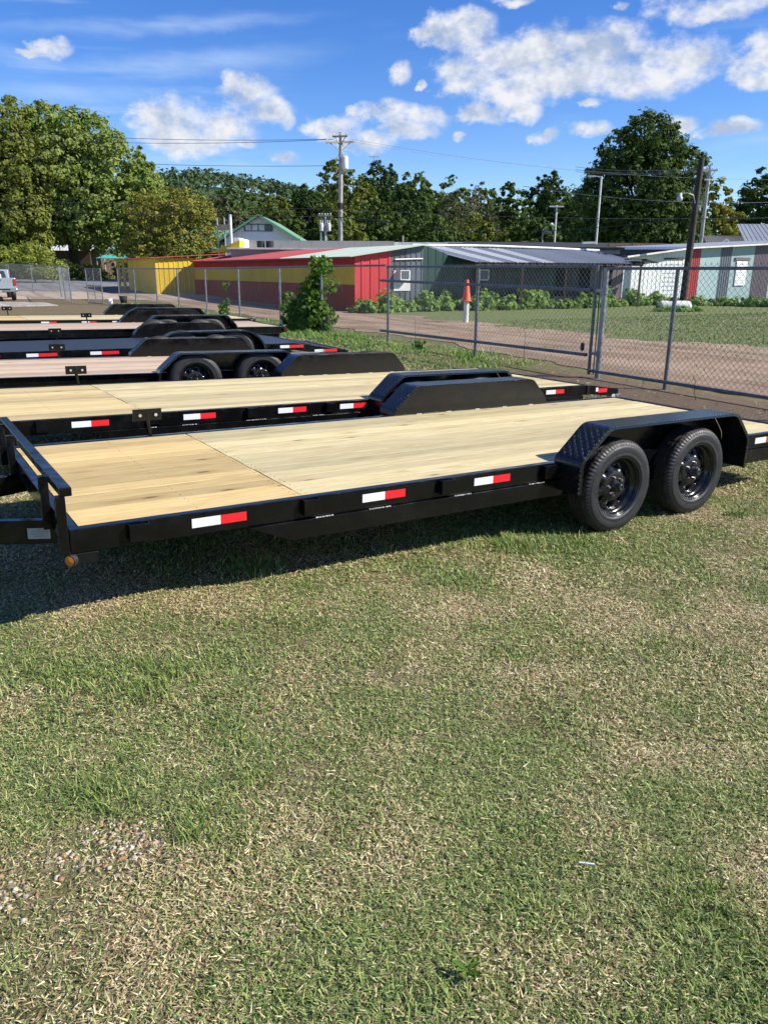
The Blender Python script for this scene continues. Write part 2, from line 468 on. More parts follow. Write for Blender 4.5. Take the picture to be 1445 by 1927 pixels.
sheet('roof_blue', (.235, .255, .285), .45, .55, .1, .15)
sheet('roof_pale', (.56, .57, .56), .3, .5, .1, .1)
sheet('roof_tar', (.016, .016, .017), .3, .95, 0, 0, (.04, .038, .036))
sheet('roof_shingle', (.13, .125, .12), .4, .9, 0, 0)
sheet('roof_leaf_green', (.14, .30, .18), .3, .45, .1, 0, (.3, .4, .32))
sheet('parapet', (.30, .285, .27), .6, .85, 0, .2, (.10, .095, .09))
sheet('rust_sheet', (.30, .16, .12), .6, .7, .1, .6)
sheet('grey_boards', (.34, .33, .32), .5, .8, 0, 0, (.18, .16, .14))
sheet('brick_red', (.24, .09, .06), .4, .9)
def banded(name):
    """one long wall painted in three level bands"""
    m, N, b = bsdf(name)
    g = N.node('ShaderNodeNewGeometry'); p = g.outputs['Position']; z = N.node('ShaderNodeSeparateXYZ', inp={0: p}).outputs[2]
    oi = N.node('ShaderNodeObjectInfo')
    n = N.noise(N.vmath('MULTIPLY', p, (3., 3., .5)), 1.4, 5, .65)
    xx = N.node('ShaderNodeSeparateXYZ', inp={0: p}).outputs[0]
    yel = N.rng(N.noise(p, .3, 2), .3, .7)
    cy = N.mix(yel, (.60, .40, .02), (.66, .45, .03))
    c = N.mix(N.rng(z, 1.17, 1.18), (.29, .036, .022), cy)
    c = N.mix(N.rng(z, 1.955, 1.965), c, (.40, .026, .022))
    c = N.mix(N.rng(n, .55, .9, 0., .18), c, (.35, .3, .25))
    tone = N.rng(oi.outputs['Random'], 0., 1., .92, 1.06, False)
    c = N.mix(1., c, N.node('ShaderNodeCombineXYZ', inp={0: tone, 1: tone, 2: tone}).outputs[0], blend='MULTIPLY')
    N.l.new(c, b.inputs['Base Color']); b.inputs['Roughness'].default_value = .6; b.inputs['Specular IOR Level'].default_value = .2
    return m
banded('sheet_banded')

def leafmat(name, cols, trans=.3):
    m = bpy.data.materials.new(name); m.use_nodes = True; m.node_tree.nodes.clear(); N = NT(m.node_tree); MATS[name] = m
    g = N.node('ShaderNodeNewGeometry'); r = g.outputs['Random Per Island']
    c = N.ramp(r, [(i/(len(cols)-1), c) for i, c in enumerate(cols)])
    big = N.noise(g.outputs['Position'], .35, 3)
    c = N.mix(N.rng(big, .35, .7, 0., .5), c, cols[-1])
    d = N.node('ShaderNodeBsdfPrincipled', inp={'Base Color': c, 'Roughness': .7, 'Specular IOR Level': .12})
    t = N.node('ShaderNodeBsdfTranslucent', inp={'Color': N.mix(1., c, (1.25, 1.3, .5), blend='MULTIPLY')})
    x = N.node('ShaderNodeMixShader', inp={0: trans, 1: d.outputs[0], 2: t.outputs[0]})
    o = N.node('ShaderNodeOutputMaterial'); N.l.new(x.outputs[0], o.inputs[0])
    return m
leafmat('leaf_maple', [(0.093, 0.178, 0.034), (0.145, 0.230, 0.051), (0.212, 0.281, 0.068), (0.289, 0.306, 0.093)])
leafmat('leaf_olive', [(0.086, 0.130, 0.026), (0.144, 0.180, 0.038), (0.209, 0.216, 0.050)])
leafmat('leaf_yellow', [(0.135, 0.165, 0.030), (0.225, 0.225, 0.045), (0.300, 0.270, 0.068)])
leafmat('leaf_dark', [(0.026, 0.054, 0.017), (0.042, 0.078, 0.022), (0.066, 0.102, 0.029)], .2)
leafmat('leaf_mid', [(0.044, 0.081, 0.020), (0.069, 0.112, 0.027), (0.106, 0.144, 0.037)], .25)
leafmat('leaf_brown', [(0.112, 0.112, 0.068), (0.150, 0.143, 0.090), (0.112, 0.128, 0.060)], .2)
leafmat('leaf_weed', [(0.131, 0.234, 0.061), (0.206, 0.324, 0.092), (0.281, 0.378, 0.121)], .3)
leafmat('leaf_vine', [(0.056, 0.125, 0.020), (0.094, 0.188, 0.031), (0.150, 0.237, 0.050)], .35)
leafmat('leaf_lime', [(0.182, 0.260, 0.039), (0.260, 0.312, 0.058), (0.325, 0.338, 0.078)], .35)
leafmat('leaf_far', [(0.044, 0.081, 0.035), (0.065, 0.106, 0.045), (0.088, 0.119, 0.056)], .1)
def vcolmat(name, rough=.6, trans=.25):
    m = bpy.data.materials.new(name); m.use_nodes = True; m.node_tree.nodes.clear(); N = NT(m.node_tree); MATS[name] = m
    a = N.node('ShaderNodeVertexColor', layer_name='Col'); c = a.outputs[0]
    d = N.node('ShaderNodeBsdfPrincipled', inp={'Base Color': c, 'Roughness': rough, 'Specular IOR Level': .35})
    t = N.node('ShaderNodeBsdfTranslucent', inp={'Color': c})
    x = N.node('ShaderNodeMixShader', inp={0: trans, 1: d.outputs[0], 2: t.outputs[0]})
    o = N.node('ShaderNodeOutputMaterial'); N.l.new(x.outputs[0], o.inputs[0])
    return m
vcolmat('blade')

def groundmat():
    m, N, b = bsdf('ground_soil')
    g = N.node('ShaderNodeNewGeometry'); p = g.outputs['Position']
    n1 = N.noise(p, .55, 4, .6); n2 = N.noise(p, 5., 5, .65); n3 = N.noise(p, 60., 4, .7)
    n4 = N.noise(N.vmath('MULTIPLY', p, (1., 2.2, 1.)), 130., 3, .6)
    straw = N.mix(N.rng(n4, .38, .66), (.07, .055, .03), (.40, .32, .18))
    green = N.mix(N.rng(n3, .38, .66), (.04, .045, .016), (.22, .23, .08))
    soil = N.mix(N.rng(n3, .3, .7), (.10, .07, .045), (.22, .16, .105))
    c = N.mix(N.rng(N.math('MULTIPLY_ADD', n2, .5, N.math('MULTIPLY', n1, .5)), .42, .58), green, straw)
    # bare earth along the near side of the fence
    sp = N.node('ShaderNodeSeparateXYZ', inp={0: p})
    q = N.math('ADD', N.math('MULTIPLY', N.math('SUBTRACT', sp.outputs[0], float(FG[0])), float(FN[0])),
               N.math('MULTIPLY', N.math('SUBTRACT', sp.outputs[1], float(FG[1])), float(FN[1])))
    t = N.math('ADD', N.math('MULTIPLY', N.math('SUBTRACT', sp.outputs[0], float(FG[0])), float(FD[0])),
               N.math('MULTIPLY', N.math('SUBTRACT', sp.outputs[1], float(FG[1])), float(FD[1])))
    near = N.math('MULTIPLY', N.rng(N.math('ADD', q, N.math('MULTIPLY', N.math('SUBTRACT', n2, .5), 1.2)), -1.9, -1.2),
                  N.rng(N.math('ADD', t, N.math('MULTIPLY', n2, 2.)), 3.2, 1.2))
    near = N.math('MULTIPLY', near, N.rng(q, .5, .2))
    left = N.rng(N.math('ADD', sp.outputs[1], N.math('MULTIPLY', N.math('SUBTRACT', n1, .5), 16.)), 22., 26.)
    left = N.math('MULTIPLY', left, N.rng(q, .3, -.3)); left = N.math('MULTIPLY', left, N.rng(n2, .38, .55))
    bare = N.math('MULTIPLY', N.rng(N.noise(p, 1.6, 4, .6), .62, .7), .7)
    f = N.math('MAXIMUM', N.math('MAXIMUM', near, left), bare)
    c = N.mix(f, c, soil)
    lush = N.math('MULTIPLY', N.rng(N.math('ADD', q, N.math('MULTIPLY', N.math('SUBTRACT', n2, .5), 3.)), 5.5, 8.), N.rng(n1, .25, .5, .55, 1.))
    vg = N.mix(N.rng(n2, .35, .65), (.115, .155, .05), (.18, .205, .08))
    c = N.mix(N.math('MULTIPLY', lush, .9), c, vg)
    N.l.new(c, b.inputs['Base Color']); b.inputs['Roughness'].default_value = .95; b.inputs['Specular IOR Level'].default_value = .15
    N.l.new(N.bump(N.math('ADD', n3, N.math('MULTIPLY', n2, 2.)), .7, .03), b.inputs['Normal'])
groundmat()
def dirtmat(name, c0, c1, c2):
    m, N, b = bsdf(name)
    g = N.node('ShaderNodeNewGeometry'); p = g.outputs['Position']
    n1 = N.noise(p, .7, 4, .6); n3 = N.noise(p, 26., 5, .75); n2 = N.noise(p, 4., 4, .65)
    vo = N.node('ShaderNodeTexVoronoi', inp={'Vector': p, 'Scale': 26.})
    rt = N.node('ShaderNodeVectorRotate', rotation_type='Z_AXIS', inp={'Vector': p, 'Angle': -math.atan2(FD[1], FD[0])})
    trk = N.noise(N.vmath('MULTIPLY', rt.outputs[0], (.12, 1.1, 1.)), 1., 3, .6)
    c = N.mix(N.rng(n1, .35, .65), c0, c1)
    c = N.mix(N.rng(trk, .45, .62, 0., .75), c, tuple(x*.62 for x in c0)); c = N.mix(N.rng(n3, .5, .75, 0., .7), c, c2)
    c = N.mix(N.rng(n2, .5, .75, 0., .4), c, tuple(x*.6 for x in c0))
    N.l.new(c, b.inputs['Base Color']); b.inputs['Roughness'].default_value = .95; b.inputs['Specular IOR Level'].default_value = .15
    N.l.new(N.bump(N.math('ADD', n3, vo.outputs['Distance']), .8, .03), b.inputs['Normal'])
dirtmat('dirt', (.29, .20, .13), (.40, .295, .205), (.52, .41, .305))
dirtmat('gravel_mat', (.38, .30, .23), (.44, .36, .285), (.55, .47, .39))
dirtmat('asphalt', (.20, .20, .205), (.23, .225, .22), (.28, .275, .27))
dirtmat('concrete', (.44, .40, .35), (.48, .44, .39), (.52, .48, .43))
M = MATS

# ------------------------------------------------------------------ ground, lane, road
def grid_sheet(name, xs, ys, m, dz=0., hole=None):
    X, Y = np.meshgrid(xs, ys); Z = terrain(X, Y) + dz
    v = np.stack([X.ravel(), Y.ravel(), Z.ravel()], 1); nx = len(xs)
    i = np.arange(len(xs)-1); j = np.arange(len(ys)-1); I, J = np.meshgrid(i, j); a = (J*nx+I).ravel()
    return put(name, np_mesh(name, v, np.stack([a, a+1, a+nx+1, a+nx], 1), 4, m, smooth=True), None)
def spread(lo, hi, c, step, g):
    a = [c]; s = step
    while a[-1] < hi: a.append(a[-1]+s); s = s if abs(a[-1]-c) < 14 else s*g
    b = [c]; s = step
    while b[-1] > lo: b.append(b[-1]-s); s = s if abs(b[-1]-c) < 14 else s*g
    return np.array(sorted(set(b+a)))
go = grid_sheet('ground', spread(-1600, 1600, 0, .4, 1.12), spread(-300, 2200, 8, .4, 1.12), M['ground_soil'])
tag(go, kind='structure')
def strip(name, ts, q0, q1, m, dz, nq=8, kind='structure'):
    vs = []; 
    for t in ts:
        a, b = q0(t), q1(t)
        for k in range(nq+1):
            q = a+(b-a)*k/nq; p = FG + FD*t + FN*q; vs.append((p[0], p[1], tz(p[0], p[1])+dz))
    n = nq+1; fs = [(i*n+k, i*n+k+1, (i+1)*n+k+1, (i+1)*n+k) for i in range(len(ts)-1) for k in range(nq)]
    o = MB().add(vs, fs, True).build(name, m); tag(o, kind=kind); return o
def wob(t, s, a): return (float(fbm(t, 3.7*s, .8, 3))-.5)*a
strip('dirt_lane', np.arange(-16, 44, .25), lambda t: .9+wob(t, 1, 1.2)+.5*float(sstep(t, 3, 9)), lambda t: 7.3+wob(t, 2, 2.6), M['dirt'], .014)
def rect_sheet(name, x0, x1, y0, y1, m, dz, step=1.5, wobble=0.):
    xs = np.arange(x0, x1+.01, step); ys = np.linspace(y0, y1, 11); vs = []
    for x in xs:
        a = y0 + (float(fbm(x, 1., .3))-.5)*wobble; b = y1 + (float(fbm(x, 9., .3))-.5)*wobble
        for k in range(11):
            y = a+(b-a)*k/10; vs.append((x, y, tz(x, y)+dz))
    fs = [(i*11+k, i*11+k+1, (i+1)*11+k+1, (i+1)*11+k) for i in range(len(xs)-1) for k in range(10)]
    return tag(MB().add(vs, fs, True).build(name, m), kind='structure')
rect_sheet('gravel_verge', -75, -10.5, 47.5, 60, M['gravel_mat'], .02, 1.5, 1.5)
rect_sheet('road', -90, -9, 58.5, 77, M['asphalt'], .04, 1.5, .3)
# concrete slab where the pickup stands
sv = [(-30, 39.0), (-19.0, 38.4), (-16.6, 40.4), (-18.6, 43.6), (-30, 46.5)]
tag(MB().add([(x, y, tz(x, y)+.035) for x, y in sv]+[(x, y, tz(x, y)-.1) for x, y in sv], [(0,1,2,3,4)]+[(i, (i+1)%5, 5+(i+1)%5, 5+i) for i in range(5)]).build('concrete_pad', M['concrete']), kind='structure')

# ------------------------------------------------------------------ grass
def blades(x, y, h, w, lean, col, seed):
    r = np.random.default_rng(seed); n = len(x)
    z = terrain(x, y) - .004
    a = r.random(n)*2*np.pi; b = a + r.normal(0, .35, n)
    wx, wy = np.cos(a+np.pi/2)*w/2, np.sin(a+np.pi/2)*w/2
    t1 = lean*.5; t2 = lean
    m = np.stack([x+np.cos(a)*h*.5*np.sin(t1), y+np.sin(a)*h*.5*np.sin(t1), z+h*.5*np.cos(t1)], 1)
    tp = m + np.stack([np.cos(b)*h*.5*np.sin(t2), np.sin(b)*h*.5*np.sin(t2), h*.5*np.cos(t2)], 1)
    W = np.stack([wx, wy, np.zeros(n)], 1); B = np.stack([x, y, z], 1)
    v = np.stack([B-W, B+W, m-W*.8, m+W*.8, tp], 1).reshape(-1, 3)
    i = np.arange(n)*5
    f = np.concatenate([np.stack([i, i+1, i+3], 1), np.stack([i, i+3, i+2], 1), np.stack([i+2, i+3, i+4], 1)])
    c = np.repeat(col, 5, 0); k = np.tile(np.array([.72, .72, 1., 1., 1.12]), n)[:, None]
    return v, f, c*k
def green_amount(x, y):
    g = fbm(x, y, .75, 3)*.55 + fbm(x+40, y+11, 3.1, 2)*.45
    green_bias = np.exp(-((x-.2)/2.3)**2 - ((y-5.0)/1.2)**2)*.2 + np.exp(-((x+1.2)/1.1)**2 - ((y-3.1)/.7)**2)*.42 - np.exp(-((x-.9)/1.0)**2 - ((y-2.6)/.8)**2)*.16 - np.exp(-((x+.6)/.6)**2 - ((y-1.7)/.35)**2)*.2 + np.exp(-((x-1.3)/.6)**2 - ((y-1.7)/.6)**2)*.2
    return np.clip((g-.5)*4.2+.60+green_bias, 0, 1)
STRAW = np.array([[.60, .49, .27], [.46, .36, .19], [.68, .59, .37], [.32, .22, .12]])
GREEN = np.array([[.145, .225, .05], [.215, .285, .075], [.31, .355, .12], [.085, .15, .042], [.40, .41, .16]])
def blade_cols(x, y, r):
    n = len(x); g = green_amount(x, y); isg = r.random(n) < (.12+.82*g)
    c = np.where(isg[:, None], GREEN[r.integers(0, 5, n)], STRAW[r.integers(0, 4, n)])
    return c*(.85+.55*r.random((n, 1))), isg
def grass_main():
    r = np.random.default_rng(11); V = []; F = []; C = []; base = 0
    bands = [(1.0, 2.6, 37000, .0031, .024), (2.6, 4.2, 19500, .0040, .027), (4.2, 6.5, 8500, .0062, .033), (6.5, 10, 2600, .010, .042), (10, 20, 320, .02, .055)]
    for y0, y1, rho, w, h in bands:
        hw = .62*y1+1.9; n = int(rho*(y1-y0)*2*hw)
        x = r.uniform(-hw, hw, n); y = r.uniform(y0, y1, n)
        q = (x-FG[0])*FN[0]+(y-FG[1])*FN[1]; t = (x-FG[0])*FD[0]+(y-FG[1])*FD[1]
        side = np.abs(x) > .56*y+.4
        keep = (np.abs(x) < .62*y+1.9) & (q < .9) & (~side | (r.random(n) < .4))
        bare = fbm(x+5, y+60, 1.7, 3)
        keep &= r.random(n) > sstep(bare, .64, .78)*.5
        for bx, by, br in ((.02, 3.1, .12), (.61, 2.77, .16), (1.5, 4.22, .2), (-.87, 1.99, .2), (-1.05, 1.78, .18), (-.3, 2.35, .13), (2.35, 5.0, .25)):
            keep &= ~((((x-bx)**2+((y-by)*1.0)**2) < br*br*(.4+1.2*r.random(n))) & (r.random(n) < .6))
        dirt = sstep(q+(fbm(x, y, 2., 3)-.5)*1.2, -1.9, -1.2)*sstep(-t, -3.4, -1.4)
        keep &= r.random(n) > dirt*.93
        x, y, side = x[keep], y[keep], side[keep]; n = len(x)
        c, g = blade_cols(x, y, r)
        hh = h*(.35+1.0*r.random(n)**1.6)*np.where(g, 1.1, .95); tall = r.random(n) < .025; hh[tall] *= 1.7
        lean = np.where(g, r.normal(1.12, .36, n), r.normal(1.4, .25, n))
        ww = w*(.6+.8*r.random(n))*np.where(side, 1.9, 1.)
        # part of the blades stand, the rest lie as flat thatch
        lay = r.random(n) < np.where(g, .38, .72)
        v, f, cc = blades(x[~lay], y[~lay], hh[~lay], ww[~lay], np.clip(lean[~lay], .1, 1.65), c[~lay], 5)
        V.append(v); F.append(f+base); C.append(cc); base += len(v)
        m = int(lay.sum()); a = r.random(m)*2*np.pi; L2 = hh[lay]*(.7+.5*r.random(m)); zz = terrain(x[lay], y[lay])+r.random(m)**1.5*.014
        dx, dy = np.cos(a)*L2, np.sin(a)*L2; sx, sy = -np.sin(a)*ww[lay]*.62, np.cos(a)*ww[lay]*.62; tl = r.normal(.12, .22, m)*L2
        v = np.stack([np.stack([x[lay]-sx, y[lay]-sy, zz], 1), np.stack([x[lay]+sx, y[lay]+sy, zz+r.normal(0, .0012, m)], 1), np.stack([x[lay]+dx, y[lay]+dy, zz+tl], 1)], 1).reshape(-1, 3)
        V.append(v); F.append(np.arange(m*3).reshape(-1, 3)+base); C.append(np.repeat(c[lay], 3, 0)*1.05); base += len(v)
    # taller tufts
    tufts = [(-1.04, 2.97, .28, 900, .10), (-.98, 2.25, .14, 300, .085), (.95, 1.77, .2, 420, .085), (-.79, 4.44, .22, 350, .09), (.88, 4.97, .16, 260, .10), (1.3, 5.05, .3, 500, .09), (-.08, 3.33, .25, 350, .075), (.48, 2.03, .2, 260, .07), (-.55, 3.7, .3, 500, .08), (1.05, 1.45, .2, 420, .09), (-.62, 2.6, .22, 300, .07), (.22, 5.0, .4, 500, .07), (3.6, 6.6, .5, 420, .09), (1.45, 3.4, .3, 350, .075), (.9, 2.9, .25, 300, .07), (-1.5, 3.1, .3, 350, .08), (.1, 1.35, .2, 260, .08), (.62, 1.32, .22, 320, .09)]
    rr = np.random.default_rng(3)
    for k in range(26):
        yy = rr.uniform(1.5, 8); tufts.append((rr.uniform(-.5, .55)*yy, yy, rr.uniform(.06, .2), 130, rr.uniform(.055, .085)))
    # weeds along the foot of the fence
    for t in np.arange(1.5, 34, .28):
        p = FG+FD*t+FN*rr.uniform(-1.5, .7); d = math.hypot(*p)
        tufts.append((p[0], p[1], .35, 60, rr.uniform(.1, .24)))
    for t in np.arange(2.0, 17, .10):
        p = FG+FD*t+FN*rr.uniform(-2.6, .5); tufts.append((p[0], p[1], .45, 70, rr.uniform(.06, .12)))
    for tx, ty, tr, n, h in tufts:
        x = r.normal(tx, tr*.5, n); y = r.normal(ty, tr*.5, n)
        c = GREEN[r.integers(0, 5, n)]*(.65+.5*r.random((n, 1)))*np.array([.95, 1.05, .8])
        d = math.hypot(tx, ty)
        if d > 11: c = c*np.array([.85, 1.05, .7])
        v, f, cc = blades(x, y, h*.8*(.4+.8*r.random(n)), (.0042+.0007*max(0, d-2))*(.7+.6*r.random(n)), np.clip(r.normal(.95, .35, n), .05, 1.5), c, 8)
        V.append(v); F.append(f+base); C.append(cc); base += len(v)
    o = put('grass', np_mesh('grass', np.concatenate(V), np.concatenate(F), 3, M['blade'], np.concatenate(C)), None)
    tag(o, 'short mown lawn of green and straw coloured blades before the trailers', 'grass', kind='stuff')
    # meadow beyond the lane
    n = 100000; t = r.uniform(-20, 14, n); q = 1.5+r.random(n)**.9*34
    x = FG[0]+FD[0]*t+FN[0]*q; y = FG[1]+FD[1]*t+FN[1]*q
    keep = (np.abs(x) < .68*y) & (r.random(n) < .10+sstep(q+(fbm(x, y, .9, 3)-.5)*4.4, 5.4, 8.4)*sstep(fbm(x+9, y+4, .35, 2), .22, .5)); x, y = x[keep], y[keep]; n = len(x)
    c = GREEN[r.integers(0, 5, n)]*(.38+.5*r.random((n, 1)))*np.array([.95, 1.1, .8])
    st = r.random(n) < .10+.5*sstep(fbm(x+3, y, .5, 2), .5, .7); c[st] = STRAW[r.integers(0, 4, st.sum())]*.8
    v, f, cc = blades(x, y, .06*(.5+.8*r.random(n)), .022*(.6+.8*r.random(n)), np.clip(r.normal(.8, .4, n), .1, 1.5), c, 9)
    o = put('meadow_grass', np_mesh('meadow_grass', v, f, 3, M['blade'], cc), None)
    tag(o, 'lush green grass between the dirt lane and the painted sheds', 'grass', kind='stuff')
grass_main()

# ------------------------------------------------------------------ wheels
RW = .345
def tyre_mesh():
    half = [(.216, -.080), (.222, -.094), (.233, -.101), (.243, -.1035), (.245, -.1025), (.262, -.1065), (.290, -.1065), (.302, -.104), (.304, -.1015), (.318, -.097), (.331, -.088), (.340, -.076)]
    tread = [(.3435, -.066), (.3435, -.046), (.335, -.043), (.335, -.036), (.345, -.033), (.345, -.005), (.336, -.003), (.336, .003), (.345, .005), (.345, .033), (.335, .036), (.335, .043), (.3435, .046), (.3435, .066)]
    prof = half + tread + [(r, -h) for r, h in reversed(half)]
    ns = {9, 10, 11, len(prof)-10, len(prof)-11, len(prof)-12}; tr = set(range(12, 26))
    def mod(j, k, r):
        if k in ns: return r - (.0045 if j % 2 else 0)
        if k in tr: return r - (.004 if j % 6 == (0 if k < 19 else 3) else 0)
        return r
    mb = MB(); mb.lathe(prof, 144, 'y', smooth=False, mod=mod); me = mb.mesh('tyre')
    sm = [not (8 <= (i % (len(prof)-1)) <= len(prof)-10) for i in range(len(me.polygons))]
    me.polygons.foreach_set('use_smooth', sm)
    me.materials.append(M['rubber']); me.materials.append(M['rubber_tread'])
    n1 = len(prof)-1
    me.polygons.foreach_set('material_index', [1 if 10 <= (i % n1) <= n1-11 else 0 for i in range(len(me.polygons))])
    return me
def rim_mesh():
    mb = MB()
    mb.lathe([(.2145, -.094), (.2145, -.088), (.208, -.083), (.199, -.083), (.194, -.074), (.192, -.055), (.186, -.049), (.178, -.045), (.176, -.020), (.168, -.010)], 64, 'y')
    mb.lathe([(.2145, -.094), (.205, -.096), (.199, -.090), (.199, -.083)], 64, 'y')
    # disc with round hand holes
    r0, r1, nh = .100, .168, 8; rc = .137
    prof = lambda r: -.010 - .038*min(1, max(0, (r1-r)/(r1-r0)))**.8
    for s in range(nh):
        a0 = 2*math.pi*(s-.5)/nh; a1 = 2*math.pi*(s+.5)/nh; ac = (a0+a1)/2
        per = []; k = 6
        for i in range(k): per.append((r1, a0+(a1-a0)*i/k))
        for i in range(3): per.append((r1+(r0-r1)*i/3, a1))
        for i in range(k): per.append((r0, a1+(a0-a1)*i/k))
        for i in range(3): per.append((r0+(r1-r0)*i/3, a0))
        n = len(per); vs = []
        for r, a in per: vs.append((r*math.cos(a), prof(r), r*math.sin(a)))
        cx, cz = rc*math.cos(ac), rc*math.sin(ac)
        for r, a in per:
            dx, dz = r*math.cos(a)-cx, r*math.sin(a)-cz; d = math.hypot(dx, dz)
            vs.append((cx+dx/d*.019, prof(rc)-.001, cz+dz/d*.019))
        for i in range(n): x, y, z = vs[n+i]; vs.append((x, y+.02, z))
        mb.add(vs, [(i, (i+1) % n, n+(i+1) % n, n+i) for i in range(n)]+[(n+i, n+(i+1) % n, 2*n+(i+1) % n, 2*n+i) for i in range(n)], True)
    mb.lathe([(.100, -.048), (.088, -.052), (.074, -.052), (.046, -.052)], 40, 'y')
    mb.lathe([(.205, -.08), (.19, .09), (.205, .10)], 48, 'y')
    mb.lathe([(.19, .03), (.001, .03)], 40, 'y')
    me = mb.mesh('wheel'); me.transform(Matrix.Diagonal((1.065, 1, 1.065, 1))); me.materials.append(M['rim_black']); return me
def hub_mesh():
    mb = MB(); mb.lathe([(.044, -.05), (.044, -.062), (.034, -.066), (.032, -.100), (.030, -.103), (.028, -.114), (.025, -.117), (.010, -.118), (.008, -.115), (.0005, -.115)], 28, 'y')
    me = mb.mesh('hub'); me.materials.append(M['hub_black']); return me
def lug_mesh():
    mb = MB(); mb.lathe([(.0098, -.050), (.0098, -.068), (.007, -.072), (.0005, -.0725)], 6, 'y', smooth=False)
    me = mb.mesh('lug_nut'); me.materials.append(M['lug_metal']); return me
def axle_caliper(): pass
TYRE, RIM, HUB, LUG = tyre_mesh(), rim_mesh(), hub_mesh(), lug_mesh()
def add_wheel(parent, loc, flip, detail=True, spin=0.):
    w = put('wheel', RIM, None, parent); w.location = loc; w.rotation_euler = (0, spin, math.pi if flip else 0)
    put('tyre', TYRE, None, w)
    if detail:
        put('hub', HUB, None, w)
        for k in range(5):
            l = put('lug_nut', LUG, None, w); a = 2*math.pi*k/5+.3; l.location = (.067*math.cos(a), 0, .067*math.sin(a))
    return w

# ------------------------------------------------------------------ trailers
def uv_sheet(name, rows, m, parent, dz, thick=.004):
    """rows: list of (list of points across) along the sheet, uv in metres"""
    vs = []; uv = []; s = 0.; prev = None
    for r in rows:
        if prev is not None: s += (Vector(r[0])-Vector(prev[0])).length
        t = 0.
        for k, p in enumerate(r):
            if k: t += (Vector(p)-Vector(r[k-1])).length
            vs.append(p); uv.append((s, t))
        prev = r
    n = len(rows[0]); fs = [(i*n+k, i*n+k+1, (i+1)*n+k+1, (i+1)*n+k) for i in range(len(rows)-1) for k in range(n-1)]
    me = bpy.data.meshes.new(name); me.from_pydata(vs, [], fs)
    ul = me.uv_layers.new(name='UVMap')
    for l in me.loops: ul.data[l.index].uv = uv[l.vertex_index]
    me.update(); me.polygons.foreach_set('use_smooth', [False]*len(fs))
    o = put(name, me, m, parent); o.location = (0, 0, dz)
    md = o.modifiers.new('thickness', 'SOLIDIFY'); md.thickness = thick; md.offset = 0
    return o
def fender_path(style, length, top=.26):
    if style == 'round':
        pts = []; r = .42
        for i in range(9): a = math.pi - math.pi/2*i/8; pts.append((r+r*math.cos(a), -.16+(top+.16)*math.sin(a)))
        for i in range(9): a = math.pi/2 - math.pi/2*i/8; pts.append((length-r+r*math.cos(a), -.16+(top+.16)*math.sin(a)))
        return pts
    def arc(p, q, s, k=3):
        out = []
        for i in range(k+1):
            t = i/k; a = Vector(p).lerp(Vector(q), t); b = Vector(q).lerp(Vector(s), t); c = a.lerp(b, t); out.append((c.x, c.y))
        return out
    d = .03
    P = [(0, -.19)] + arc((0, .0), (0, .035), (.024, .058)) + arc((.215, .228), (.25, top), (.30, top)) + arc((length-.26, top), (length-.19, top), (length-.165, top-.035)) + arc((length-.02, .07), (length, .04), (length, .0)) + [(length, -.2)]
    return P
def fender(parent, side, U0, W, dz, style, length=1.9, skirt=True, tabs=False):
    """side -1: near side of the bed (v<0), +1: far side"""
    P = fender_path(style, length)
    vin = -.012 if side < 0 else W+.012; vout = vin + side*.245
    rows = []
    for u, w in P:
        # outer lip folded down
        uc, wc = length/2, -.25
        du, dw = uc-u, wc-w; L = math.hypot(du, dw)
        rows.append([(U0+u, vin, w), (U0+u, vout, w), (U0+u+du/L*.028, vout+side*.004, w+dw/L*.028)])
    f = uv_sheet('fender', rows, M['tread_plate'], parent, dz)
    # flat inner skirt
    poly = [(U0+u, w) for u, w in P if w > -.02]
    poly = [(poly[0][0], .004)] + poly[1:-1] + [(poly[-1][0], .004)] if style != 'round' else [(U0+P[0][0]+.02, .004)]+[(U0+u, w) for u, w in P if w > .01]+[(U0+P[-1][0]-.02, .004)]
    poly = [(u, w-.003) for u, w in poly]
    v0 = vin - side*.002
    s = MB().prism(poly, v0, v0 - side*.004, 'y').build('fender_skirt', M['black_gloss'], f)
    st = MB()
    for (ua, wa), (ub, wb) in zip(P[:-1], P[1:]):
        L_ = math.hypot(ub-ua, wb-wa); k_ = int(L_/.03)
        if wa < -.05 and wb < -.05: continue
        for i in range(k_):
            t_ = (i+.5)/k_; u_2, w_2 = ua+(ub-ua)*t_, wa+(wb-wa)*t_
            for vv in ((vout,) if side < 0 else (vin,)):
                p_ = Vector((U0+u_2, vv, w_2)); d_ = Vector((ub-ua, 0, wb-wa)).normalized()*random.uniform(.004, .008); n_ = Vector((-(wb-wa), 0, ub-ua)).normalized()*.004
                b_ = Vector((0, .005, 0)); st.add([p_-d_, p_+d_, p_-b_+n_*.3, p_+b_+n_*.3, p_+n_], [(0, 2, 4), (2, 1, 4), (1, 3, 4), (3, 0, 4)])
    so_ = st.build('edge_glints', M['glint_metal'], f); so_['kind'] = 'stuff'  # small bright lozenges stand in for glints on the black plate edge
    if tabs:
        for k in range(5):
            u = U0+.25+k*(length-.5)/4
            b = MB(); 
            for j in range(4): b.box(u+j*.014, u+j*.014+.010, v0-side*.012, v0-side*.004, -.004, .006)
            b.build('weld_tab', M['weld'], f)
    return f
def channel(mb, u0, u1, v, side, zt, zb, depth=.05, t=.008):
    """C channel, open side facing out (side)"""
    a, b = sorted((v, v+side*t)); mb.box(u0, u1, a, b, zb, zt)
    a, b = sorted((v+side*t, v+side*depth)); mb.box(u0, u1, a, b, zt-t, zt); mb.box(u0, u1, a, b, zb, zb+t)
    return mb
PLANK = {}
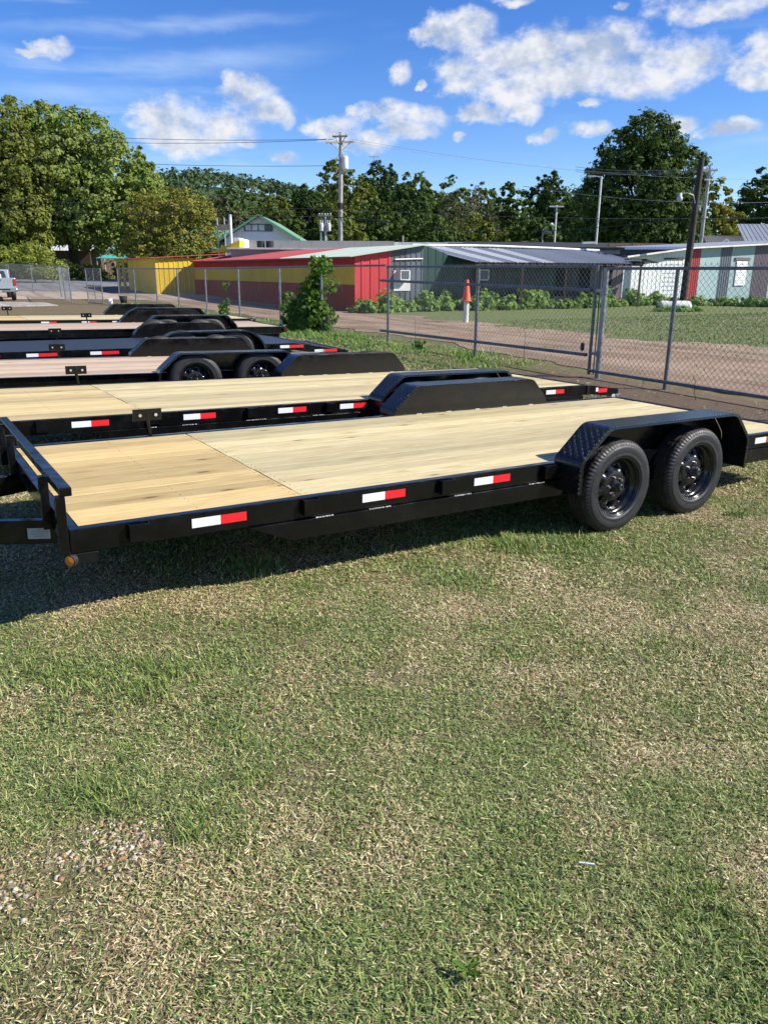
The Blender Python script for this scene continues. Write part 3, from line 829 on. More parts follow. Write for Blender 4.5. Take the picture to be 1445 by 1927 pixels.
def plank_mesh(length, width):
    k = (round(length, 3), round(width, 4))
    if k not in PLANK:
        c = .0012; w = width/2-.0029; mb = MB()
        prof = [(-w, -.034), (w, -.034), (w, -c), (w-c*.5, 0), (-w+c*.5, 0), (-w, -c)]
        mb.prism(prof, 0, length, 'x'); PLANK[k] = mb.mesh('plank')
    return PLANK[k]
def weld_bead(parent, u0, u1, v, w, dz, seed):
    r = random.Random(seed); b = MB(); u = u0
    while u < u1:
        L = r.uniform(.006, .02); h = r.uniform(.003, .007)
        b.box(u, u+L, v-.004, v+.004, w-h/2, w+h/2); u += L+r.uniform(.002, .012)
    o = b.build('weld_bead', M['weld'], parent); o.location.z = dz; return o
def tape(parent, u, v, w, dz, a=.157, b=.148, h=.05):
    n = -.0015
    t = MB().box(u, u+a, v+n, v-.0002, w-h/2, w+h/2).build('reflective_tape', M['tape_white'], parent); t.location.z = dz
    t2 = MB().box(u+a+.001, u+a+b, v+n, v-.0002, w-h/2, w+h/2).build('red_band', M['tape_red'], t)
    return t
def trailer(name, pose, L, W, style):
    x0, y0, yaw, dz, tilt = pose
    rot = Matrix.Rotation(yaw, 3, 'Z') @ Matrix.Rotation(tilt, 3, 'Y')
    loc = Vector((x0, y0, dz)) - rot @ Vector((0, 0, dz))
    t = empty(name, loc, (0, tilt, yaw))
    def P(mb, nm, m, bevel=0, parent=None):
        o = mb.build(nm, M[m] if isinstance(m, str) else m, parent or t, bevel)
        if parent is None: o.location.z = dz
        return o
    G = 'black_gloss'; fr = style.get('frame', 'tube'); uj = style.get('joint', 1.229)
    # ----- deck
    if style['deck'] == 'steel':
        Lf = style.get('flat', L-.95); sl = math.tan(R(9)); k = 4
        for i in range(k):
            a, b = Lf*i/k+.002, Lf*(i+1)/k-.002
            uv_sheet('deck_panel', [[(a, 0, 0), (a, W, 0)], [(b, 0, 0), (b, W, 0)]], M['steel_tread'], t, dz, .006)
        uv_sheet('deck_panel', [[(Lf+.002, 0, 0), (Lf+.002, W, 0)], [(L, 0, -(L-Lf)*sl), (L, W, -(L-Lf)*sl)]], M['steel_deck'], t, dz, .006)
    else:
        n = style.get('boards', 14); bw = W/n
        for i in range(n):
            e1, e2 = random.uniform(.002, .008), random.uniform(.002, .008); secs = [(0.004, round(uj-e1, 4), style.get('front_mat', style['deck'])), (round(uj+e2, 4), L-.004, style['deck'])] if uj else [(.004, L-.004, style['deck'])]
            for a, b, mm in secs:
                o = put('plank', plank_mesh(b-a, bw), None, t); o.location = (a, (i+.5)*bw, dz+random.uniform(-.0018, .0012))
                if not o.data.materials: o.data.materials.append(M[mm])
                o.material_slots[0].link = 'OBJECT'; o.material_slots[0].material = M[mm]
        b = MB()
        for uu in ([.62, uj-.035, uj+.04] if uj else [.6]):
            for i in range(n):
                for q in (.28, .72): b.tube((uu+random.uniform(-.006, .006), (i+q)*bw, -.001), (uu, (i+q)*bw, .0008), .0026, n=6)
        o = P(b, 'deck_screws', 'brown_trim'); o['kind'] = 'stuff'
    Lr = L + .02
    # ----- side rails and main beams
    if fr == 'tube':
        Lf = style.get('flat', L-.95); dr = (L-Lf)*math.tan(R(9)) if style['deck'] == 'steel' else 0
        for v0, v1, nm in ((-.058, -.003, 'side_rail'), (W+.003, W+.058, 'side_rail')):
            if dr: P(MB().prism([(-.05, -.118), (Lf, -.118), (Lr, -.118-dr), (Lr, .004-dr), (Lf, .004), (-.05, .004)], v0, v1, 'y'), nm, G, .004)
            else: P(MB().box(-.05, Lr, v0, v1, -.118, .004), nm, G, .004)
        for v0, v1 in ((-.080, -.03), (W+.03, W+.080)):
            P(MB().prism([(.86, -.121), (1.12, -.232), ((Lf if dr else Lr)-.05, -.232), ((Lf if dr else Lr)-.05, -.121)], v0, v1, 'y'), 'main_beam', G, .003)
        for k in range(7):
            u = 1.25+k*.33
            if u < 3.0 and k != 2 and k != 4 and style.get('welds'): weld_bead(t, u+random.uniform(0, .06), u+random.uniform(.13, .2), -.074, -.1195, dz, k)
    else:
        for v, s in ((-.003, -1), (W+.003, 1)):
            P(channel(MB(), -.05, Lr, v, s, .004, -.135), 'side_rail', G, .002)
            P(channel(MB(), .5, Lr-.05, v+s*-.02, s, -.142, -.262, .06), 'main_beam', G, .002)
            P(MB().box(-.05, Lr, *sorted((v+s*.012, v+s*.049)), .0045, .0065), 'rail_highlight', 'zinc')  # pale strip stands in for the highlight along the top flange
    # ----- front and rear members
    P(MB().box(-.052, -.003, -.0025, W+.0025, -.118, .004), 'front_member', G, .004)
    dt = (L-style.get('flat', L-.95))*math.tan(R(9)) if style['deck'] == 'steel' else 0
    P(MB().box(L+.045, L+.10, -.058, W+.058, -.12-dt, .002-dt), 'rear_member', 'black_satin', .004)
    for k in range(5): P(MB().box(.6+k*1.2, .65+k*1.2, .002, W-.002, -.118, -.036), 'cross_member', G)
    # ----- front rail with posts
    P(MB().box(-.076, -.021, -.060, W+.060, .172, .216), 'front_rail', G, .005)
    for v in (-.03, .42, W-.42, W+.03):
        P(MB().prism([(-.098, -.117), (-.0535, -.117), (-.0535, .171), (-.0975, .171)], v-.026, v+.026, 'y'), 'rail_post', G, .003)
    # ----- tongue
    cu = -1.30; cv = W/2
    for s in (-1, 1):
        a = (.25, cv+s*.72, -.14); b = (cu+.06, cv+s*.05, -.14)
        P(MB().bar(a, b, .05, .13), 'tongue_beam', G, .004)
    c = P(MB().prism([(cu-.28, -.05), (cu-.28, .05), (cu-.16, .075), (cu+.12, .11), (cu+.12, -.11), (cu-.16, -.075)], -.10, -.02, 'z'), 'coupler', G, .006); c.location.y = cv
    j = P(MB().tube((cu+.35, cv, -.30), (cu+.35, cv, .32), .032, n=14), 'tongue_jack', G)
    MB().tube((cu+.35, cv, -.50), (cu+.35, cv, -.30), .024, n=12).build('jack_leg', M['zinc'], j)
    MB().box(cu+.25, cu+.45, cv-.10, cv+.10, -.515, -.50).build('jack_foot', M['zinc'], j)
    MB().path([(cu+.35, cv, .30), (cu+.35, cv-.10, .30), (cu+.35, cv-.10, .38)], .008).build('jack_crank', M['zinc'], j)
    # ----- stake pockets
    for u in style.get('pockets', []):
        for s, v in ((-1, -.058), (1, W+.058)):
            a = sorted((v+s*.0005, v+s*.042)); b = MB()
            b.box(u-.052, u+.052, *sorted((v+s*.036, v+s*.042)), -.092, -.002)
            b.box(u-.052, u-.046, *sorted((v+s*.0005, v+s*.0355)), -.092, -.002); b.box(u+.046, u+.052, *sorted((v+s*.0005, v+s*.0355)), -.092, -.002)
            b.box(u-.0455, u+.0455, *sorted((v+s*.001, v+s*.035)), -.090, -.045)
            P(b, 'stake_pocket', G, .002)
    # ----- tape
    for u in style.get('tapes', []): tape(t, u, -.0595 if fr == 'tube' else -.055, -.052-(max(0, u+.2-(L-.95))*.158 if style['deck'] == 'steel' else 0), dz, *style.get('tape_size', (.157, .148, .05)))
    # ----- fenders and running gear
    U0 = style['fender']; fl = style.get('fender_len', 1.9)
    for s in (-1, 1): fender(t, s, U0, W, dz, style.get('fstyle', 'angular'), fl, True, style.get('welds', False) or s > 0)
    u1 = U0 + style.get('wheel_off', .47)
    for u in (u1, u1+.876):
        for s in (-1, 1):
            v = -.1145 if s < 0 else W+.1145
            c = rot @ Vector((u, v, 0)) + Vector((x0, y0, dz)); w = tz(c.x, c.y)+RW-.006 - c.z
            wh = add_wheel(t, (u, v, dz+w), s > 0, True, random.uniform(0, 6))
            if style.get('plate') and s < 0 and u == u1:
                a = -wh.rotation_euler.y; st = MB().box(-.020, .020, -.0005, .0005, .0, .010).build('rim_sticker', M['tape_white'], wh); st2 = MB().box(-.020, .020, -.0005, .0005, -.010, -.0002).build('rim_sticker', M['tape_red'], wh)
                for q_ in (st, st2): q_.location = (.105*math.cos(a)-.05*math.sin(-a), -.056, .105*math.sin(-a)*-1+.05*math.cos(a)); q_.rotation_euler = (0, a, 0)
        P(MB().tube((u, -.03, w), (u, W+.03, w), .036, n=12), 'axle', 'black_satin')
    for s in (-1, 1):
        v = .03 if s < 0 else W-.03
        P(MB().prism([(u1-.40, -.24), (u1-.40, -.20), (u1+1.28, -.20), (u1+1.28, -.24)], v-.03, v+.03, 'y'), 'spring_hanger', 'black_satin')
    # ----- spare tyre mount on the far side
    us = style.get('spare', 1.0); v = W+.085
    a = P(MB().bar((us+.02, v, -.18), (us-.02, v, .19), .05, .025, (1, 0, 0)), 'spare_mount', G, .003)
    pl = MB().box(us-.125, us+.095, v-.022, v-.014, .115, .205).build('mount_plate', M[G], a)
    for du in (-.075, .045):
        MB().tube((us+du, v-.022, .16), (us+du, v-.045, .16), .012, n=10).build('bolt', M['zinc'], a)
    # ----- marker lamp
    b = P(MB().box(-.045, .075, -.056, -.006, -.178, -.1215), 'lamp_bracket', 'black_satin', .003)
    lr = MB().tube((-.028, 0, 0), (0, 0, 0), .031, n=20).build('lamp_rim', M['rubber'], b); lr.location = (-.043, -.046, -.150); lr.rotation_euler = (0, 0, R(42))
    ll = MB().lathe([(.0005, -.034), (.016, -.032), (.026, -.0282)], 18, 'x').build('lamp_lens', M['amber_lens'], b); ll.location = lr.location; ll.rotation_euler = lr.rotation_euler
    if style.get('plate'):
        d = Vector((cu+.06-.25, .67, 0)).normalized(); nn = Vector((-d.y, d.x, 0)); nn = nn if nn.y < 0 else -nn
        c0 = Vector((.25, cv-.72, -.14))+d*.335+nn*.0265; up = Vector((0, 0, 1))
        def card(mb, a0, a1, z0, z1, o0, o1):
            vs = [c0+d*a+up*z+nn*o for o in (o0, o1) for a in (a0, a1) for z in (z0, z1)]
            return mb.add(vs, [(0,1,3,2),(4,6,7,5),(0,4,5,1),(2,3,7,6),(0,2,6,4),(1,5,7,3)])
        b = P(card(MB(), 0, .115, -.036, .024, 0, .001), 'data_plate', 'decal_white')
        k = MB()
        for i, wd in enumerate((.05, .085, .09, .07)): card(k, .012, .012+wd, .014-i*.012, .0165-i*.012, .0011, .0015)
        k.build('print', M['decal_ink'], b)
    # ----- tail
    for s in (-1, 1):
        v = -.03 if s < 0 else W+.03
        if style.get('stub'):
            e = P(MB().prism([(L+.101, -.115), (L+.101, .0), (L+.64, -.07), (L+.64, -.165)], v-.026, v+.026, 'y'), 'ramp_rail', G, .003)
            q = MB().box(L+.21, L+.25, v-.0275, v-.0262, -.085, -.035).build('reflective_tape', M['tape_white'], e)
            MB().box(L+.251, L+.42, v-.0275, v-.0262, -.10, -.05).build('reflective_tape', M['tape_red'], e)
            MB().tube((L+.55, v-.03, -.17), (L+.55, v+.05, -.17), .04, n=14).build('roller', M['grey_paint'], e)
        else:
            lamp = P(MB().box(L+.1005, L+.115, v-.025, v+.12 if s < 0 else v+.025, -.10-dt, -.03-dt), 'tail_lamp', 'red_lens', .004)
        pin = P(MB().tube((L+.07, v, -dt), (L+.07, v, .035-dt), .008, n=8).bar((L+.04, v, .03-dt), (L+.12, v, .03-dt), .012, .008), 'ramp_pin', 'zinc')
    return t
def steel_tread():
    m = M['tread_plate'].copy(); m.name = 'steel_tread'; MATS['steel_tread'] = m
    b = [n for n in m.node_tree.nodes if n.type == 'BSDF_PRINCIPLED'][0]
    b.inputs['Base Color'].default_value = (.03, .033, .038, 1); b.inputs['Roughness'].default_value = .4
    for n in m.node_tree.nodes:
        if n.type == 'BUMP': n.inputs['Strength'].default_value = .6
steel_tread()
GRP = 'flatbed trailers parked side by side'
PK = [.275, 1.24, 2.2, 3.08]
W0 = 2.05
T1 = trailer('flatbed_trailer', (-1.5005, 3.5769, .5661, .5232, .0204), 6.12, W0, dict(deck='pine_fresh', front_mat='pine_amber', pockets=PK+[5.35], tapes=[.552, 1.59, 2.435, 5.5], fender=3.19, spare=.97, welds=True, plate=True))
tag(T1, 'nearest black flatbed trailer, pale plank deck with amber front boards, two wheels in full view', 'trailer', GRP)
wood('pine_amber2', (.64, .51, .27), (.58, .45, .21), (.44, .31, .12))
T2 = trailer('flatbed_trailer', (-3.216, 6.0375, .5811, .5572, .0274), 6.83, W0, dict(deck='pine_fresh', front_mat='pine_amber2', joint=1.33, pockets=[.45, 1.38, 2.3, 3.15], tapes=[.68, 1.64, 2.58, 3.27, 6.16], fender=3.64, spare=1.22, welds=True, stub=True))
tag(T2, 'second flatbed trailer from the front, pale plank deck with ramp rails jutting past its tail', 'trailer', GRP)
T3 = trailer('flatbed_trailer', (-5.6843, 8.5658, .4529, .5246, .0147), 6.1, W0, dict(deck='pine_pink', joint=0, frame='channel', fender=3.067, spare=2.07))
tag(T3, 'pinkish plank trailer with tyres showing, between the second pale deck and the black steel deck', 'trailer', GRP)
T4 = trailer('flatbed_trailer', (-6.2122, 11.733, .4647, .5212, .0034), 6.06, W0, dict(deck='steel', frame='tube', fstyle='round', tapes=[.05, .75, 1.68, 4.85, 5.5], tape_size=(.17, .27, .05), fender=2.65, spare=1.36, pockets=[.45, 2.4, 4.75]))
tag(T4, 'trailer with a black steel deck and rounded fenders', 'trailer', GRP)
T5 = trailer('flatbed_trailer', (-7.5582, 14.041, .4987, .669, .0117), 6.06, W0, dict(deck='pine_pink', joint=0, frame='channel', fender=3.12, spare=2.45))
tag(T5, 'pinkish plank trailer just behind the black steel deck trailer', 'trailer', GRP)
T6 = trailer('flatbed_trailer', (-8.626, 16.1306, .5193, .726, .0153), 6.18, W0, dict(deck='pine_fresh', front_mat='pine_amber', pockets=[.3], tapes=[.35, 1.48, 2.3, 2.94], fender=3.17, spare=1.03))
tag(T6, 'farthest flatbed trailer, pale yellow plank deck below the chain-link fence', 'trailer', GRP)

# ------------------------------------------------------------------ survey helper: sight line (full photo pixel) to a real distance Y
def at(px, py, Y):
    d = _fw + _r*((px-722.5)/1447.) + _u*((963.5-py)/1447.)
    p = Vector((0, 0, CAM_H)) + d*(Y/d.y); return p

# ------------------------------------------------------------------ foliage helpers
def leaf_quads(C, Nrm, size, r, aspect=.62):
    n = len(C); a = r.normal(size=(n, 3)); u = np.cross(Nrm, a); u /= np.linalg.norm(u, axis=1, keepdims=True)+1e-9
    v = np.cross(Nrm, u); v /= np.linalg.norm(v, axis=1, keepdims=True)+1e-9
    s = size*(.42+1.1*r.random((n, 1))**1.4)
    fold = Nrm*s*.16
    V = np.stack([C-u*s, C-v*s*aspect+fold, C+u*s, C+v*s*aspect+fold], 1).reshape(-1, 3)
    F = np.arange(n*4).reshape(-1, 4); return V, F
def crown_pts(ells, nclump, per, clump_r, r, inner=.5, flat=.7):
    ells = np.array(ells, float); w = ells[:, 3]*ells[:, 4]*ells[:, 5]; w = w**.75; w /= w.sum()
    k = r.choice(len(ells), nclump, p=w); d = r.normal(size=(nclump, 3)); d /= np.linalg.norm(d, axis=1, keepdims=True)
    rad = inner+(1.13-inner)*r.random((nclump, 1))**.55
    cc = ells[k, :3]+d*rad*ells[k, 3:6]
    q = r.normal(size=(nclump, per, 3)); q /= np.linalg.norm(q, axis=2, keepdims=True)
    cr = clump_r*(.45+.9*r.random((nclump, 1, 1)))*np.where(rad > 1., .62, 1.)[:, :, None]
    P = cc[:, None]+q*cr*r.random((nclump, per, 1))**.4*np.array([1, 1, flat])
    Nn = q*.7+d[:, None]*.5+r.normal(size=(nclump, per, 3))*.45+np.array([0, 0, .25])
    P = P.reshape(-1, 3); Nn = Nn.reshape(-1, 3); Nn /= np.linalg.norm(Nn, axis=1, keepdims=True)
    return P, Nn
def lobes(w, h, z0, r, n=9, depth=None):
    """crown of lobes inside an envelope w wide, from z0 to z0+h"""
    depth = depth or w; out = [(0, 0, z0+h*.5, w*.30, depth*.30, h*.40)]
    for i in range(n):
        a = 2*math.pi*i/n*1.62+r.random(); zz = (i+.5)/n; e = math.sqrt(max(.05, 1-(2*zz-1)**2*.8))
        rr = .5*e*(.55+.25*r.random()); s = .16+.10*r.random()
        out.append((w*rr*math.cos(a)*.95, depth*rr*math.sin(a)*.95, z0+h*(.12+.76*zz), w*s, depth*s, h*s*.8))
    return out
def trunk_mb(h, r0, ells, r, lean=(0, 0), nl=6):
    mb = MB(); pts = []; k = 6
    for i in range(k+1):
        t = i/k; pts.append((lean[0]*t+r.normal()*.04*h*.1*t, lean[1]*t+r.normal()*.04*h*.1*t, h*t-.15*(1-t)))
    mb.path(pts, [r0*(1.35 if i == 0 else 1)*(1-.6*i/k) for i in range(k+1)], 9)
    for j in range(min(nl, len(ells))):
        e = ells[j]; s = pts[2+j % (k-2)]; s = Vector(s); g = Vector((e[0], e[1], e[2])); m = s.lerp(g, .5)+Vector((0, 0, -.04*h))
        mb.path([s, s.lerp(m, .6), m.lerp(g, .4), g+Vector((0, 0, e[5]*.3))], [r0*.42, r0*.3, r0*.2, r0*.06], 6)
    return mb
def tree(name, label, loc, ells, mat, nclump, per, leaf, clump_r, seed, th, tr, group=None, lean=(0, 0), inner=.5, cat='tree', flat=.7, nl=7):
    r = np.random.default_rng(seed); root = empty(name, (loc[0], loc[1], tz(loc[0], loc[1])))
    trunk_mb(th, tr, ells, r, lean, nl).build('trunk', M['bark'], root, fix=False)
    P, Nn = crown_pts(ells, int(nclump*1.4), int(per*1.35), clump_r*.9, r, inner, flat)
    V, F = leaf_quads(P, Nn, leaf*.66, r)
    put('crown', np_mesh('crown', V, F, 4, M[mat]), None, root)
    tag(root, label, cat, group); return root
def tree_px(name, label, px, top, hw, Y, mat, seed, z0=1.0, leaf=.3, group='trees behind the sheds', dens=1., n=9, **kw):
    p = at(px, top, Y); b = at(px, 480, Y); w = abs(at(px+hw, 400, Y).x-at(px-hw, 400, Y).x); H = p.z-tz(b.x, Y)
    r = np.random.default_rng(seed); ells = lobes(w*.98, H-z0, z0, r, n, w*.85)
    nc = int(dens*max(90, w*H*2.6)); 
    return tree(name, label, (b.x, Y), ells, mat, nc, 26, leaf, max(.55, w*.085), seed, H*.72, max(.12, H*.017), group, **kw)

# ------------------------------------------------------------------ trees
# the big maple by the road
r = np.random.default_rng(5)
Y = 84.; b = at(142, 500, Y); H = (at(142, 190, Y).z - tz(b.x, Y))*.94
mw = 13.6
ells = [(0,0,H*.55,mw*.30,mw*.30,H*.33),(-3.4,0,H*.80,2.9,3,3.4),(-.4,-.5,H*.86,3.0,3,2.6),(2.4,0,H*.82,3.,3.2,2.9),(5.2,-.5,H*.66,3.2,3,3.0),(7.6,0,H*.58,2.1,2.4,2.0),(8.6,.3,H*.50,1.5,1.8,1.4),(3.6,-2,H*.48,3.6,3,3.2),(-3.6,-2,H*.58,3.4,3,3.6),(-4.4,-1.6,H*.36,3.1,2.6,3.2),(.4,-3,H*.66,3.2,2.5,3.),(5.8,-1,H*.40,2.8,2.5,2.4),(1.8,-2.6,H*.36,2.8,2.4,2.6),(4.,-1.,H*.27,2.6,2.4,1.9)]
tree('maple_tree', 'tall broad green maple with a thick dark forked trunk beside the road', (b.x, Y), ells, 'leaf_maple', 1500, 30, .27, .95, 21, H*.62, .62, inner=.62, nl=12)
b = at(18, 500, 80); H = at(20, 195, 80).z*.95
ells = [(0,0,H*.55,4.8,4,H*.34),(-3,0,H*.8,3.4,3,3.2),(1.2,0,H*.84,2.9,3,2.8),(2.8,-1,H*.62,2.6,3,3.2),(-2,-2,H*.5,3.6,3,3.5),(2.2,-2,H*.36,3.0,2.5,2.8),(-1.5,-2,H*.26,3.6,2.5,2.6),(3.2,-1.5,H*.20,2.2,2,1.6),(-5,0,H*.6,3,3,5)]
tree('shade_tree', 'olive green drooping tree filling the edge of the view beside the maple', (b.x, 80.), ells, 'leaf_olive', 1250, 30, .26, .9, 22, H*.6, .45, inner=.6)
b = at(330, 500, 76); H = at(330, 345, 76).z - tz(b.x, 76)
ells = [(0,0,H*.55,2.6,2.4,H*.36),(-2,0,H*.7,2.0,2,1.8),(1.4,0,H*.74,1.7,2,1.6),(3.0,-.3,H*.62,1.3,1.5,1.6),(3.6,0,H*.36,1.4,1.6,1.6),(-1.6,-1.,H*.32,2.4,2,1.9),(1.4,-1.,H*.30,2.3,2,1.8),(-3.4,0,H*.45,1.6,1.8,2.0)]
tree('redbud_tree', 'low yellowing tree with thin twigs between the maple and the green roofed house', (b.x, 76.), ells, 'leaf_yellow', 420, 26, .2, .7, 23, H*.6, .17, inner=.45)
b = at(45, 500, 70)
tree('lilac_bush', 'yellow green bush by the road under the olive tree', (b.x, 72.), [(0,0,1.6,1.7,1.3,1.2),(1.6,0,1.2,1.3,1.2,.9),(-1.8,0,1.8,1.6,1.4,1.3),(.3,0,2.6,1.0,1,.9)], 'leaf_lime', 190, 22, .13, .42, 24, 1.2, .06, cat='bush')
for k, (px, hw, tp, mt, lb) in enumerate([(120, 55, 505, 'leaf_mid', 'low hedge bush along the road in front of the stone house'), (205, 50, 498, 'leaf_olive', 'low hedge bush along the road below the teal awning'), (60, 45, 508, 'leaf_mid', 'low hedge bush along the road behind the pickup')]):
    p = at(px, tp, 79.); w = 3.2
    tree('hedge_bush', lb, (p.x, 79.), [(-1.6,0,.7,1.2,.9,.8),(0,0,.8,1.4,.9,.9),(1.7,0,.7,1.2,.9,.75)], mt, 90, 22, .14, .4, 60+k, .7, .05, 'bushes along the road', cat='bush')
# the tall tree behind the white shed
b = at(1195, 480, 80); H = at(1195, 212, 80).z
r = np.random.default_rng(9)
ells = [(0,0,H*.45,4.2,3.8,H*.34),(.2,0,H*.86,2.5,2.5,2.3),(-2.2,0,H*.78,2.0,2,1.9),(2.0,0,H*.80,2.0,2,1.9),(3.9,0,H*.68,2.1,2,2.0),(5.0,0,H*.58,1.4,1.6,1.4),(-3.6,0,H*.64,1.9,2,1.7),(-4.6,0,H*.50,1.9,2,1.7),(3.6,-1,H*.46,2.4,2,1.9),(-2.4,-1.6,H*.42,2.6,2,2.2),(.8,-2,H*.58,2.4,2,2.4),(0,-2,H*.26,3.6,2,2.4),(4.2,-1,H*.28,2.2,2,2.),(-4.4,-1,H*.28,2.4,2,2.)]
tree('oak_tree', 'tallest dark green tree, rising behind the white shed and street lamp', (b.x, 80.), ells, 'leaf_mid', 1250, 28, .25, .85, 31, H*.66, .42, inner=.58, nl=12)
TL = [ # px, top, half width, Y, mat, label
 (655, 296, 58, 112, 'leaf_olive', 'tall olive tree just behind the utility pole with the transformer', 'poplar_tree', .6),
 (745, 316, 72, 118, 'leaf_dark', 'dark green rounded tree to the right of the central utility pole', 'elm_tree', .8),
 (805, 333, 55, 126, 'leaf_mid', 'mid green tree between the dark rounded tree and the bare grey one', 'elm_tree', .8),
 (860, 346, 60, 120, 'leaf_brown', 'grey brown thinning tree above the dark flat roofs', 'ash_tree', .5),
 (915, 350, 50, 128, 'leaf_brown', 'smaller grey brown tree next to the thinning tree', 'ash_tree', .5),
 (585, 348, 48, 120, 'leaf_dark', 'dark tree just left of the central utility pole', 'elm_tree', .8),
 (535, 362, 45, 118, 'leaf_olive', 'yellowish tree above the ridge of the green roofed house', 'poplar_tree', .7),
 (965, 346, 36, 110, 'leaf_mid', 'slim green tree standing beside the grey brown trees', 'elm_tree', .8),
 (1035, 318, 58, 104, 'leaf_dark', 'round dark tree behind the short pole with the single arm', 'elm_tree', .8),
 (1000, 400, 60, 96, 'leaf_mid', 'low tree in front of the round dark tree', 'elm_tree', .8),
 (640, 392, 52, 98, 'leaf_olive', 'low yellow green tree at the foot of the central utility pole', 'poplar_tree', .8),
 (720, 372, 60, 104, 'leaf_mid', 'low green tree in front of the dark rounded tree', 'elm_tree', .8),
 (820, 398, 70, 100, 'leaf_mid', 'low green tree in front of the grey brown tree', 'elm_tree', .8),
 (915, 412, 62, 98, 'leaf_olive', 'low olive tree above the sheet metal lean-to', 'elm_tree', .8),
 (560, 405, 45, 100, 'leaf_mid', 'low green tree beside the white gable of the green roofed house', 'elm_tree', .8),
 (1352, 345, 36, 92, 'leaf_yellow', 'slim yellowing tree just behind the leaning dark pole', 'poplar_tree', .6),
 (1420, 320, 66, 98, 'leaf_dark', 'dark green tree at the edge of the view behind the blue metal roof', 'elm_tree', .8),
 (1300, 395, 55, 90, 'leaf_mid', 'low green tree between the tall oak and the yellowing tree', 'elm_tree', .8),
 (1090, 400, 55, 92, 'leaf_dark', 'low dark tree behind the street lamp', 'elm_tree', .8),
 (440, 372, 42, 130, 'leaf_brown', 'brownish tree behind the roof vent of the green roofed house', 'ash_tree', .7),
 (1500, 330, 60, 96, 'leaf_mid', 'mid green tree past the dark tree at the edge of the view', 'elm_tree', .7)]
for k, (px, top, hw, Yt, mt, lb, nm, dn) in enumerate(TL):
    tree_px(nm, lb, px, top, hw, Yt, mt, 100+k, z0=.6, leaf=.34 if dn > .55 else .24, dens=dn, n=10)
# wooded hill far behind
def hill():
    xs = np.linspace(-700, 700, 60); ys = np.linspace(330, 700, 16); X, Yy = np.meshgrid(xs, ys)
    Hh = (40*np.exp(-((X+135)/130)**2) + 16*np.exp(-((X-60)/200)**2)+9)*sstep(Yy, 330, 560)
    Hh = Hh*(.85+.3*fbm(X, Yy, .008, 3))
    nx = len(xs); I, J = np.meshgrid(np.arange(nx-1), np.arange(len(ys)-1)); a = (J*nx+I).ravel()
    o = put('hill', np_mesh('hill', np.stack([X.ravel(), Yy.ravel(), Hh.ravel()-2], 1), np.stack([a, a+1, a+nx+1, a+nx], 1), 4, M['leaf_far'], smooth=True), None); tag(o, kind='structure')
    r = np.random.default_rng(77); n = 3600; x = r.uniform(-420, 330, n); y = 340+r.random(n)**.8*230
    h = (40*np.exp(-((x+135)/130)**2) + 16*np.exp(-((x-60)/200)**2)+9)*sstep(y, 330, 560)*(.85+.3*fbm(x, y, .008, 3))-2
    per = 19; q = r.normal(size=(n, per, 3)); q /= np.linalg.norm(q, axis=2, keepdims=True); q[:, :, 2] = np.abs(q[:, :, 2])
    s = (3.2+3.*r.random((n, 1, 1)))
    P = np.stack([x, y, h+3.5], 1)[:, None]+q*s*np.array([1, 1, 1.25]); Nn = q+r.normal(size=q.shape)*.4; P = P.reshape(-1, 3); Nn = Nn.reshape(-1, 3); Nn /= np.linalg.norm(Nn, axis=1, keepdims=True)
    V, F = leaf_quads(P, Nn, 1.25, r)
    o = put('hillside_woods', np_mesh('hillside_woods', V, F, 4, M['leaf_far']), None)
    tag(o, 'far wooded hillside behind the green roofed house', 'woods', kind='stuff')
hill()
def woods():
    r = np.random.default_rng(88); px = [250, 330, 450, 520, 600, 660, 720, 800, 880, 940, 1000, 1080, 1200, 1300, 1380, 1460, 1560]; py = [372, 372, 376, 372, 358, 340, 330, 338, 352, 368, 350, 366, 372, 392, 372, 350, 352]
    E = []
    for k in range(620):
        x = r.uniform(250, 1560); Yw = r.uniform(138, 175); zt = at(x, np.interp(x, px, py)+r.normal()*9, Yw).z; z = zt*(1-r.random()**1.6*.85)
        w = r.uniform(1.6, 3.4); p = at(x, 420, Yw); E.append((p.x, Yw, max(1., z-w*.8), w, w, w*.95))
    P, Nn = crown_pts(E, 3600, 24, .95, r, .55, .8); V, F = leaf_quads(P, Nn, .42, r)
    o = put('woods', np_mesh('woods', V, F, 4, M['leaf_mid']), None); tag(o, 'continuous belt of woods behind the separate trees', 'woods', kind='stuff')
woods()

# ------------------------------------------------------------------ chain-link fences
def link_mesh(mb, p0, p1, z0, z1, pitch, rad, n=3):
    """straight crossing wires of one bay, clipped to the bay"""
    p0 = np.array(p0, float); p1 = np.array(p1, float); L = np.linalg.norm(p1[:2]-p0[:2]); d = (p1-p0)/L; H = z1-z0; nx, ny = -d[1], d[0]
    segs = []
    k = -int(H/pitch)-1
    while k*pitch < L:
        c = k*pitch
        a, b = max(0, c), min(L, c+H)
        if b-a > .02:
            segs.append(((a, a-c), (b, b-c), .0035)); segs.append(((a, H-(a-c)), (b, H-(b-c)), -.0035))
        k += 1
    for (s0, h0), (s1, h1), off in segs:
        f = lambda s, h: (p0[0]+d[0]*s+nx*off, p0[1]+d[1]*s+ny*off, p0[2]+d[2]*s+z0+h)
        mb.tube(f(s0, h0), f(s1, h1), rad, n=n, caps=False, smooth=False)
    return mb
def P2(t, q=0., z=0.):
    p = FG+FD*t+FN*q; return (float(p[0]), float(p[1]), z+0.)
def g3(p, z=0.): return (p[0], p[1], tz(p[0], p[1])+z)
